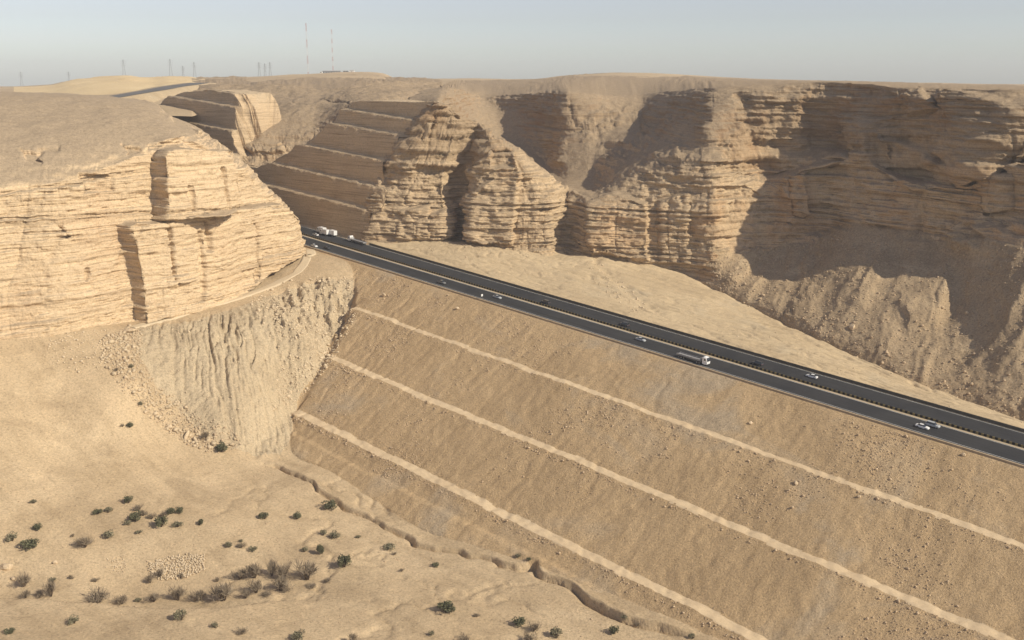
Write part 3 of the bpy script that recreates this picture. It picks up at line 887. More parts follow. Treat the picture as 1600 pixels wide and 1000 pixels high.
a1, _ = strata(vz + 1.2 * fbm(vx * .02, vy * .02, 0 * vx, 3, 501), LZ1, 0.3)
VD[..., 2] += 2.0 * a1 * np.clip(0.4 + vnoise(vx * .02, vy * .02, 0 * vx, 502), 0, 1) + 2.2 * fbm(vx * .025, vy * .025, 0 * vx, 4, 503) + 0.5 * fbm(vx * .2, vy * .2, 0 * vx, 3, 504)
me = mesh_from('valley_side', VD.reshape(-1, 3), grid_faces(*VD.shape[:2]), M_CLIFF_R, False)
add_obj('valley_side', me, kind='structure')

# --- far plateau
hz = [(-1600, 140), (-600, 139), (-200, 138), (0, 137), (80, 133), (110, 128), (150, 123), (200, 121), (240, 123), (262, 121), (300, 121.5), (380, 121), (440, 118), (490, 115), (530, 112.5), (570, 112.5), (600, 115),
      (618, 122), (660, 124), (700, 123.5), (760, 123), (800, 124.5), (845, 123), (880, 118.5), (920, 115.5), (960, 114), (1010, 114.5), (1060, 117), (1110, 120), (1200, 124), (1350, 127.5), (1450, 130), (1600, 133), (1900, 138), (2600, 139), (3400, 139)]
FW = []
for u, h in hz:
    far_v = max(h + 1.5, 127.5)
    if u > 330:
        FW.append((u, [(far_v, 5200), (far_v, 3200), (h, 1450), (h + 4, 1200), (h + 12, 1080), (h + 40, 1000)]))
    else:
        FW.append((u, [(far_v, 5200), (far_v, 3200), (h, 1450), (h + 7, 1120), (h + 19, 900), (h + 60, 740)]))
FC = columns(FW)
FPnt, _, _, _ = loft(FC, [4, 20, 40, 36, 8], 620)
fx, fy, fz = FPnt[..., 0], FPnt[..., 1], FPnt[..., 2]
FPnt[..., 2] += 0.7 * fbm(fx * 0.02, fy * 0.02, 0 * fx, 4, 601) * smooth(3500, 1500, fy)
fu, fv = pix(FPnt)
dn_ = smooth(70, 110, fu) * smooth(315, 285, fu)
FPnt[..., 2] += dn_ * 3.0 * np.abs(fbm(fx * 0.03, fy * 0.012, 0 * fx, 3, 602)) * smooth(900, 1000, fy)
M_DUNE = soil_material('pale_dune_sand', (0.60, 0.45, 0.25), (0.68, 0.53, 0.31), 0.01, 0.3, 0.5, 0.3)
FF = grid_faces(*FPnt.shape[:2])
fcu = fu.ravel()[FF].mean(1); fcy = fy.ravel()[FF].mean(1)
isd = (fcu > 20) & (fcu < 322) & (fcy > 860) & (fcy < 1500)
for nm_, sel_, mt_ in (('plateau', ~isd, M_PLATEAU), ('dunes', isd, M_DUNE)):
    f_ = FF[sel_]; ix_ = np.unique(f_); rm_ = np.full(FPnt.shape[0] * FPnt.shape[1], -1); rm_[ix_] = np.arange(len(ix_))
    add_obj(nm_, mesh_from(nm_, FPnt.reshape(-1, 3)[ix_], rm_[f_], mt_, True), kind='structure')
# ------------------------------------------------------------------ road
def strip(name, n0, n1, h0, h1, s0_, s1_, mat, step=10.0, kind='structure', parent=None, **kw):
    ss = np.arange(s0_, s1_ + step, step)
    vs, fs = [], []
    for i, s_ in enumerate(ss):
        vs += [SN(s_, n0, h0), SN(s_, n0, h1), SN(s_, n1, h1), SN(s_, n1, h0)]
        if i:
            b = 4 * i; a = b - 4
            fs += [(a, b, b + 1, a + 1), (a + 1, b + 1, b + 2, a + 2), (a + 2, b + 2, b + 3, a + 3), (a + 3, b + 3, b, a)]
    e = 4 * (len(ss) - 1)
    fs += [(0, 1, 2, 3), (e + 3, e + 2, e + 1, e)]
    return add_obj(name, mesh_from(name, vs, fs, mat), parent=parent, kind=kind, **kw)


M_DUST = soil_material('shoulder_dust', (0.40, 0.32, 0.215), (0.47, 0.37, 0.25), 0.08, 0.35, 1.5, 0.05)
M_DUST2 = soil_material('oily_dust', (0.20, 0.165, 0.12), (0.27, 0.22, 0.15), 0.08, 0.35, 1.5, 0.05)
M_LINE = flat_material('worn_white_paint', (0.55, 0.54, 0.50), 0.8, var=0.3, scale=1.5)
S_A, S_B = -190, 700
near_road = strip('road', 1.6, 15.4, -0.34, 0.0, S_A, S_B, M_ASPHALT)
far_road = strip('road', 18.9, 32.2, -0.34, 0.0, S_A, S_B, M_ASPHALT)
strip('road_shoulder', 0.35, 1.598, -0.34, -0.03, S_A, S_B, M_DUST)
strip('road_shoulder', 15.402, 17.0, -0.34, -0.02, S_A, S_B, M_DUST)
strip('road_shoulder', 17.75, 18.898, -0.34, -0.02, S_A, S_B, M_DUST2)
strip('road_shoulder', 32.202, 33.3, -0.34, -0.02, S_A, S_B, M_DUST)
for n_ in (2.3, 14.9):
    strip('edge_line', n_, n_ + 0.22, 0.004, 0.008, S_A, S_B, M_LINE, parent=near_road)
for n_ in (19.3, 31.4):
    strip('edge_line', n_, n_ + 0.22, 0.004, 0.008, S_A, S_B, M_LINE, parent=far_road)

M_KERB = flat_material('dusty_kerb_concrete', (0.36, 0.27, 0.175), 0.9, var=0.2, scale=0.5, spec=0.1)
M_OLIVE = flat_material('dusty_yellow_paint', (0.20, 0.15, 0.06), 0.85, var=0.25, scale=0.7, spec=0.1)
M_BLACK = flat_material('black_paint', (0.022, 0.02, 0.018), 0.8, var=0.3, scale=0.7, spec=0.1)
M_DARKC = flat_material('shade_toned_concrete', (0.10, 0.085, 0.065), 0.9, var=0.25, scale=0.5, spec=0.1)  # shade on the outer barrier's face is put into this dark colour


def barrier_profile(hb, ht, hgt):
    return [(-hb, 0), (-hb, 0.08), (-hb * 0.62, 0.3 * hgt), (-ht, hgt), (ht, hgt), (hb * 0.62, 0.3 * hgt), (hb, 0.08), (hb, 0)]


def sweep(prof, n_c, s0_, s1_, step, h=0.0):
    vs, fs = [], []
    ss = np.arange(s0_, s1_ + 0.01, step)
    k = len(prof)
    for i, s_ in enumerate(ss):
        vs += [SN(s_, n_c + a, h + b) for a, b in prof]
        if i:
            for j in range(k):
                a = (i - 1) * k + j; b = (i - 1) * k + (j + 1) % k
                fs.append((a, b, b + k, a + k))
    fs += [tuple(range(k - 1, -1, -1)), tuple(range((len(ss) - 1) * k, len(ss) * k))]
    return vs, fs


def empty(name, loc, rz=0.0, **kw):
    return add_obj(name, None, loc=loc, rot=(0, 0, rz), **kw)


# median barrier: a long yellow wall with black painted blocks standing proud
root = empty('median_barrier', SN(150, 17.37), label='long yellow and black striped concrete barrier between the two carriageways', cat='barrier')
off = np.array(root.location)
vs, fs = sweep(barrier_profile(0.34, 0.13, 0.82), 17.37, -60, 470, 10, -0.3 + 0.3)
add_obj('barrier_wall', mesh_from('barrier_wall', np.array(vs) - off, fs, M_OLIVE), parent=root)
vs, fs = sweep(barrier_profile(0.36, 0.15, 0.84), 17.37, 0, 0.95, 0.95)
blk = mesh_from('black_block', np.array(vs) - SN(0, 17.37), fs, M_BLACK)
for i in range(238):
    s_ = -16 + i * 1.86
    o = add_obj('black_block', blk, parent=root, loc=SN(s_, 17.37) - off)
# dark outer barrier
root = empty('roadside_barrier', SN(150, 33.0), label='concrete barrier along the far edge of the highway, darkened to look shaded', cat='barrier')
off = np.array(root.location)
vs, fs = sweep(barrier_profile(0.40, 0.16, 1.0), 33.0, -100, 372, 8)
add_obj('barrier_wall', mesh_from('barrier_wall', np.array(vs) - off, fs, M_DARKC), parent=root)
vs, fs = sweep([(-0.2, 1.0), (-0.2, 1.12), (0.2, 1.12), (0.2, 1.0)], 33.0, -100, 372, 8, 0.002)
add_obj('coping', mesh_from('coping', np.array(vs) - off, fs, M_DARKC), parent=root)
root = empty('kerb', SN(150, 0.1), label='low tan concrete kerb along the near edge of the highway', cat='kerb')
off = np.array(root.location)
vs, fs = sweep([(-0.35, -0.5), (-0.3, 0.32), (0.12, 0.36), (0.2, 0.0), (0.2, -0.5)], 0.1, -100, 396, 8)
add_obj('kerb_stone', mesh_from('kerb_stone', np.array(vs) - off, fs, M_KERB), parent=root)

# dirt track that climbs round the promontory's foot to the highway
tr = [hit(*p) for p in [(206, 512), (240, 503), (285, 491), (340, 475), (400, 456), (440, 439), (466, 424), (478, 408), (480, 398)]] + [SN(374, -7, -0.4), SN(384, -1.0, -0.1)]
tr = np.array(tr)
tt = np.concatenate([[0], np.cumsum(np.linalg.norm(np.diff(tr[:, :2], axis=0), axis=1))])
tqq = np.arange(0, tt[-1], 1.5)
tc = pchip(tt, tr[:, :2], tqq)
tg = np.gradient(tc, axis=0); tg /= np.linalg.norm(tg, axis=1, keepdims=True)
tn = np.stack([-tg[:, 1], tg[:, 0]], 1)
wv = []
for k_ in np.linspace(-1, 1, 9):
    w_ = 3.3 + 0.5 * vnoise(tqq * 0.1, k_ * 0 + tqq * 0, 0 * tqq, 77)
    wv.append(tc + tn * (k_ * w_)[:, None])
wv = np.stack(wv, 1)
zz = np.stack([zg(wv[:, j, 0], wv[:, j, 1]) for j in range(9)], 1)
zz = zz * 0.35 + 0.65 * zz.mean(1, keepdims=True)
kz = np.ones(9) / 9
zz = np.stack([np.convolve(np.pad(zz[:, j], 4, mode='edge'), kz, 'valid') for j in range(9)], 1)
zz += 0.35
zz[:, 0] -= 0.9; zz[:, -1] -= 0.9
me = mesh_from('dirt_track', np.concatenate([wv, zz[..., None]], -1).reshape(-1, 3), grid_faces(len(tqq), 9), M_TRACK, True)
add_obj('dirt_track', me, kind='structure')

# far stretch of the highway on the plateau
fr = np.array([PY(*p) for p in [(160, 156, 800), (185, 151.5, 815), (215, 146.3, 835), (250, 140.3, 865), (285, 134.3, 930), (312, 130.3, 1030)]])
tt = np.concatenate([[0], np.cumsum(np.linalg.norm(np.diff(fr, axis=0), axis=1))])
tqq = np.linspace(0, tt[-1], 60)
fc = pchip(tt, fr, tqq)
g = np.gradient(fc, axis=0); g /= np.linalg.norm(g[:, :2], axis=1, keepdims=True)
nr = np.stack([-g[:, 1], g[:, 0], 0 * g[:, 0]], 1)
def ribbon(w0, w1, dz):
    return np.stack([fc + nr * w0 + [0, 0, dz], fc + nr * w1 + [0, 0, dz]], 1).reshape(-1, 3)
M_ASPH2 = soil_material('haze_toned_asphalt', (0.13, 0.125, 0.12), (0.17, 0.16, 0.15), 0.05, 0.3, 1.0, 0.02)  # distance haze put into the asphalt colour as a paler grey
add_obj('road', mesh_from('road', ribbon(-9, 9, 0.7), grid_faces(60, 2), M_ASPH2), kind='structure')
vs = np.concatenate([ribbon(-20, 20, 0.5)[:, None], ribbon(-34, 34, -9)[:, None]], 1)
bed = np.stack([fc + nr * -34 + [0, 0, -10], fc + nr * -15 + [0, 0, 0.45], fc + nr * 15 + [0, 0, 0.45], fc + nr * 34 + [0, 0, -10]], 1)
add_obj('road_bed', mesh_from('road_bed', bed.reshape(-1, 3), grid_faces(60, 4), M_STRIP), kind='structure')

# ------------------------------------------------------------------ loose rock
ICO_V, ICO_F = [], []
ph = (1 + 5**0.5) / 2
ICO_V = np.array([(-1, ph, 0), (1, ph, 0), (-1, -ph, 0), (1, -ph, 0), (0, -1, ph), (0, 1, ph), (0, -1, -ph), (0, 1, -ph), (ph, 0, -1), (ph, 0, 1), (-ph, 0, -1), (-ph, 0, 1)]) / math.sqrt(1 + ph * ph)
ICO_F = np.array([(0, 11, 5), (0, 5, 1), (0, 1, 7), (0, 7, 10), (0, 10, 11), (1, 5, 9), (5, 11, 4), (11, 10, 2), (10, 7, 6), (7, 1, 8), (3, 9, 4), (3, 4, 2), (3, 2, 6), (3, 6, 8), (3, 8, 9), (4, 9, 5), (2, 4, 11), (6, 2, 10), (8, 6, 7), (9, 8, 1)])
ROCKS = []
for k in range(8):
    r = np.random.default_rng(50 + k)
    v_ = ICO_V * r.uniform(0.7, 1.15, (12, 1)) * r.uniform((0.8, 0.6, 0.5), (1.1, 1.0, 0.85))
    ROCKS.append(v_ * 0.5)


def bake_rocks(name, pts, sizes, mat, sink=0.25):
    pts = np.asarray(pts); n = len(pts)
    ang = rng.uniform(0, 6.283, n); var = rng.integers(0, 8, n)
    base = np.stack(ROCKS)[var]                     # n,12,3
    c, s_ = np.cos(ang)[:, None], np.sin(ang)[:, None]
    x = base[..., 0] * c - base[..., 1] * s_; y = base[..., 0] * s_ + base[..., 1] * c
    v_ = np.stack([x, y, base[..., 2]], -1) * np.asarray(sizes)[:, None, None]
    v_ = v_ + pts[:, None, :]
    v_[..., 2] += (np.asarray(sizes) * (0.35 - sink))[:, None]
    f = (ICO_F[None] + (np.arange(n) * 12)[:, None, None]).reshape(-1, 3)
    return add_obj(name, mesh_from(name, v_.reshape(-1, 3), f, mat), kind='stuff')


M_STONE = soil_material('pale_stone', (0.50, 0.395, 0.26), (0.66, 0.53, 0.36), 0.3, 0.4, 2.0, 0.1)
M_STONE_R = soil_material('reddish_stone', (0.40, 0.29, 0.185), (0.56, 0.43, 0.28), 0.4, 0.4, 2.0, 0.1)
M_STONE_M = soil_material('sandy_stone', (0.42, 0.325, 0.21), (0.60, 0.475, 0.315), 0.35, 0.6, 1.5, 0.2)
pu, pv = pix(GP)
Gflat = GP.reshape(-1, 3); Su = pu.ravel(); Sv = pv.ravel(); Semb = on_emb.ravel() & (Nn.ravel() < -2); Snn = Nn.ravel()
inview = (Su > -60) & (Su < 1660) & (Sv > 300) & (Sv < 1060) & (Gflat[:, 1] > 200)


def ground_points(mask, count, weight=None):
    idx = np.nonzero(mask)[0]
    if weight is not None:
        w_ = np.clip(weight[idx], 0, None); w_ = w_ / w_.sum()
        pick = rng.choice(idx, count, p=w_)
    else:
        pick = rng.choice(idx, count)
    p = Gflat[pick] + np.stack([rng.uniform(-.5, .5, count), rng.uniform(-.5, .5, count), np.zeros(count)], 1)
    p[:, 2] = zg(p[:, 0], p[:, 1])
    return p


def in_poly(poly, grow=0):
    return poly_sd(Su, Sv, poly) > -grow


RUBBLE = [(165, 530), (205, 512), (218, 520), (215, 560), (240, 600), (280, 630), (310, 655), (370, 680), (372, 700), (330, 705), (290, 690), (240, 655), (195, 610), (160, 560)]
m = in_poly(RUBBLE, 3) & ~Semb
bake_rocks('rubble', ground_points(m & inview, 1500), rng.gamma(1.6, 0.42, 1500) + 0.3, M_STONE_M)
bake_rocks('rubble', ground_points(m & inview, 1200), rng.gamma(1.6, 0.25, 1200) + 0.25, M_STONE_R)
m = in_poly([(60, 520), (170, 520), (170, 570), (120, 580), (70, 560)], 4) & ~Semb
bake_rocks('rubble', ground_points(m & inview, 260), rng.gamma(2.0, 0.28, 260) + 0.25, M_STONE)
m = in_poly([(390, 470), (450, 440), (545, 436), (552, 490), (500, 560), (430, 640), (440, 560)], 3) & ~Semb
bake_rocks('rubble', ground_points(m & inview, 1800), rng.gamma(2.0, 0.30, 1800) + 0.3, M_STONE)
m = in_poly([(545, 480), (560, 490), (520, 560), (470, 625), (440, 640), (480, 570)], 1)
bake_rocks('rubble', ground_points(m & inview, 700), rng.gamma(2.0, 0.28, 700) + 0.25, M_STONE)
m = (rub.ravel() > 0.5) & ~Semb
bake_rocks('rubble', ground_points(m & inview, 2600), rng.gamma(2.0, 0.14, 2600) + 0.2, M_STONE)
M_COBB = soil_material('pale_cobble', (0.50, 0.39, 0.255), (0.64, 0.51, 0.345), 0.5, 0.4, 2.0, 0.1)
m = in_poly([(232, 880), (258, 872), (300, 866), (318, 868), (320, 890), (290, 902), (250, 906), (236, 900)], 1) & ~Semb
bake_rocks('cobble_heap', ground_points(m & inview, 900), rng.uniform(0.45, 0.95, 900), M_COBB, 0.05)
m = in_poly([(168, 870), (196, 868), (196, 892), (170, 895)], 1) & ~Semb
bake_rocks('cobble_heap', ground_points(m & inview, 70), rng.uniform(0.4, 0.85, 70), M_STONE, 0.1)
wgt = np.clip(0.25 + fbm(Gflat[:, 0] * 0.05, Gflat[:, 1] * 0.05, 0 * Su, 3, 801), 0.02, None)**2
m = Semb & ~np.any([(Snn > a - 0.6) & (Snn < b + 0.3) for a, b in BENCH], axis=0)
bake_rocks('loose_stones', ground_points(m & inview, 10500, wgt), rng.gamma(1.6, 0.15, 10500) + 0.16, M_STONE_R)
m = Semb & np.any([(Snn > a - 2.6) & (Snn < a - 0.5) for a, b in BENCH], axis=0)
bake_rocks('loose_stones', ground_points(m & inview, 2600), rng.gamma(1.5, 0.2, 2600) + 0.18, M_STONE_R)
m = (~Semb) & (Snn < -3) & (Sv > 700)
bake_rocks('gravel', ground_points(m & inview, 3200, wgt), rng.gamma(1.6, 0.10, 3200) + 0.15, M_STONE_R)
m = (Snn > 36) & (Gflat[:, 1] < 600)
bake_rocks('gravel', ground_points(m & inview, 1200, wgt), rng.gamma(1.6, 0.17, 1200) + 0.15, M_STONE)
tm = (tmask > 0.6).ravel() & (RD[..., 2].ravel() > 0)
ru_, rv_ = pix(RD); ok = np.nonzero(tm & (ru_.ravel() < 1640))[0]
pk = rng.choice(ok, 5500)
m = in_poly([(915, 400), (940, 402), (960, 430), (1010, 480), (990, 490), (940, 450), (925, 430)], 2) & (Snn > 36)
bake_rocks('rubble', ground_points(m & inview, 350), rng.gamma(2.0, 0.22, 350) + 0.25, M_STONE)
bake_rocks('talus_stones', RD.reshape(-1, 3)[pk], rng.gamma(1.2, 0.32, 5500) + 0.25, M_STONE_R)

# single boulders
M_BOULD = soil_material('boulder_rock', (0.52, 0.40, 0.26), (0.64, 0.50, 0.33), 0.4, 0.5, 1.5, 0.2)


def boulder_mesh(seed):
    r = np.random.default_rng(seed)
    v_ = list(map(np.array, ICO_V)); f = []
    cache = {}
    def midp(a, b):
        k = (min(a, b), max(a, b))
        if k not in cache:
            p = v_[a] + v_[b]; v_.append(p / np.linalg.norm(p)); cache[k] = len(v_) - 1
        return cache[k]
    for a, b, c in ICO_F:
        ab, bc, ca = midp(a, b), midp(b, c), midp(c, a)
        f += [(a, ab, ca), (b, bc, ab), (c, ca, bc), (ab, bc, ca)]
    V_ = np.array(v_)
    for _ in range(7):                              # cut flats so that it breaks like limestone
        d = r.normal(size=3); d /= np.linalg.norm(d); lim = r.uniform(0.55, 0.85)
        k = V_ @ d
        V_ -= np.outer(np.maximum(0, k - lim), d)
    V_ += r.normal(0, 0.025, V_.shape)
    return mesh_from('boulder', V_ * 0.5, [tuple(int(i) for i in t) for t in f], M_BOULD)


BM = [boulder_mesh(900 + k) for k in range(6)]
BOULD = [
    (10, 889, 22, 'large pale angular boulder at the left edge beside a dry shrub'),
    (86, 880, 9, 'small reddish boulder standing alone on the left sand flat'),
    (22, 905, 10, 'dark shaded boulder under the dry shrub at the left edge'),
    (203, 518, 22, 'flat pale slab at the head of the rubble where the track ends'),
    (196, 591, 9, 'reddish boulder high in the rubble line below the track'),
    (243, 648, 9, 'pale block halfway down the rubble line beside the gullied slope'),
    (228, 645, 8, 'rounded pale boulder left of the block halfway down the rubble line'),
    (292, 684, 14, 'tall dark tilted boulder near the foot of the rubble line'),
    (305, 689, 9, 'brown boulder beside the tall tilted one at the rubble foot'),
    (327, 700, 9, 'small brown boulder just left of the dark bush at the rubble foot'),
    (265, 669, 9, 'grey boulder low in the rubble line above the sand'),
    (1243, 756, 9, 'pale boulder on the brown fill between the upper and middle paths'),
    (1342, 777, 7, 'pale boulder just below the upper path on the brown fill'),
    (1331, 511, 12, 'long pale block lying on the talus left of the butte'),
    (1505, 712, 8, 'dark and pale boulder just below the highway near the right edge'),
    (1173, 662, 7, 'small pale boulder on the upper fill above the upper path'),
    (600, 463, 8, 'dark boulder on the upper fill below the highway on the left'),
    (715, 483, 7, 'dark rock on the upper fill below the silver saloon'),
]
for k, (u, v, w, lab) in enumerate(BOULD):
    p = hit(u, v) if u != 1331 else RD.reshape(-1, 3)[np.argmin((ru_.ravel() - u)**2 + (rv_.ravel() - v)**2)]
    sz = w * p[1] / FPX
    fl = 0.35 if 'slab' in lab else (1.5 if 'tall' in lab else 0.8)
    add_obj('boulder', BM[k % 6], loc=(p[0], p[1], p[2] + 0.2 * sz * fl), rot=(0.1 * k, 0.05, k * 1.3), scale=(sz * (0.6 if fl > 1 else 1.05), sz * 0.9 * (0.7 if fl > 1 else 1), sz * fl), label=lab, cat='boulder', group='boulders lying about the slopes')

# ------------------------------------------------------------------ shrubs
M_TWIG = flat_material('grey_brown_twigs', (0.27, 0.215, 0.15), 0.9, var=0.3, scale=2.0, spec=0.1)
M_LEAFG = flat_material('dark_green_leaf', (0.13, 0.125, 0.07), 0.85, var=0.35, scale=2.0, spec=0.15)
M_LEAFO = flat_material('dusty_olive_leaf', (0.21, 0.185, 0.115), 0.9, var=0.35, scale=2.0, spec=0.1)
M_STEM = flat_material('bark', (0.13, 0.095, 0.065), 0.9, var=0.3, scale=4.0, spec=0.1)


def shrub_parts(seed, kind):
    r = np.random.default_rng(seed)
    # woody stems
    vs, fs = [], []
    ns = 9 if kind != 'dry' else 16
    tips = []
    for i in range(ns):
        a = r.uniform(0, 6.283); spread = r.uniform(0.1, 0.42); hgt = r.uniform(0.3, 0.62)
        p0 = np.array([0.03 * math.cos(a), 0.03 * math.sin(a), -0.05])
        p1 = np.array([spread * 0.45 * math.cos(a), spread * 0.45 * math.sin(a), hgt * 0.55])
        p2 = np.array([spread * math.cos(a + 0.3), spread * math.sin(a + 0.3), hgt])
        tips.append(p2)
        b = len(vs)
        for p, rad in ((p0, 0.022), (p1, 0.014), (p2, 0.005)):
            for q_ in range(3):
                an = q_ * 2.094
                vs.append(p + rad * np.array([math.cos(an), math.sin(an), 0]))
        for l in (0, 1):
            for q_ in range(3):
                fs.append((b + l * 3 + q_, b + l * 3 + (q_ + 1) % 3, b + l * 3 + 3 + (q_ + 1) % 3, b + l * 3 + 3 + q_))
    stem = (np.array(vs), fs)
    # crown: clumps of small leaf or twig blades through the volume
    nv, nf = [], []
    lobes = [(np.array([r.uniform(-.24, .24), r.uniform(-.24, .24), r.uniform(.22, .48)]), r.uniform(.14, .26)) for _ in range(9)]
    cnt = {'green': 620, 'olive': 460, 'dry': 420}[kind]
    for i in range(cnt):
        c, rad = lobes[r.integers(0, 9)]
        d = r.normal(size=3); d /= np.linalg.norm(d)
        p = c + d * rad * r.uniform(0.35, 1.0)**0.6
        if p[2] < 0.02: p[2] = 0.02 + abs(p[2]) * 0.3
        if kind == 'dry':
            ln, wd = r.uniform(.08, .2), r.uniform(.006, .014)
            ax = d * 0.6 + np.array([0, 0, 0.9]) + r.normal(0, .35, 3)
        else:
            ln, wd = r.uniform(.035, .075), r.uniform(.022, .045)
            ax = d * 0.5 + r.normal(0, .7, 3)
        ax /= np.linalg.norm(ax)
        sd = np.cross(ax, r.normal(size=3)); sd /= np.linalg.norm(sd)
        b = len(nv)
        nv += [p - ax * ln - sd * wd * .4, p + sd * wd, p + ax * ln, p - sd * wd]
        nf.append((b, b + 1, b + 2, b + 3))
    return stem, (np.array(nv), nf)


SHR = {}
for kind, mat in (('green', M_LEAFG), ('olive', M_LEAFO), ('dry', M_TWIG)):
    SHR[kind] = []
    for k in range(4):
        st, cr = shrub_parts(1000 + 10 * k + len(kind), kind)
        SHR[kind].append((mesh_from('stems', st[0], st[1], M_STEM), mesh_from('crown', cr[0], cr[1], mat)))

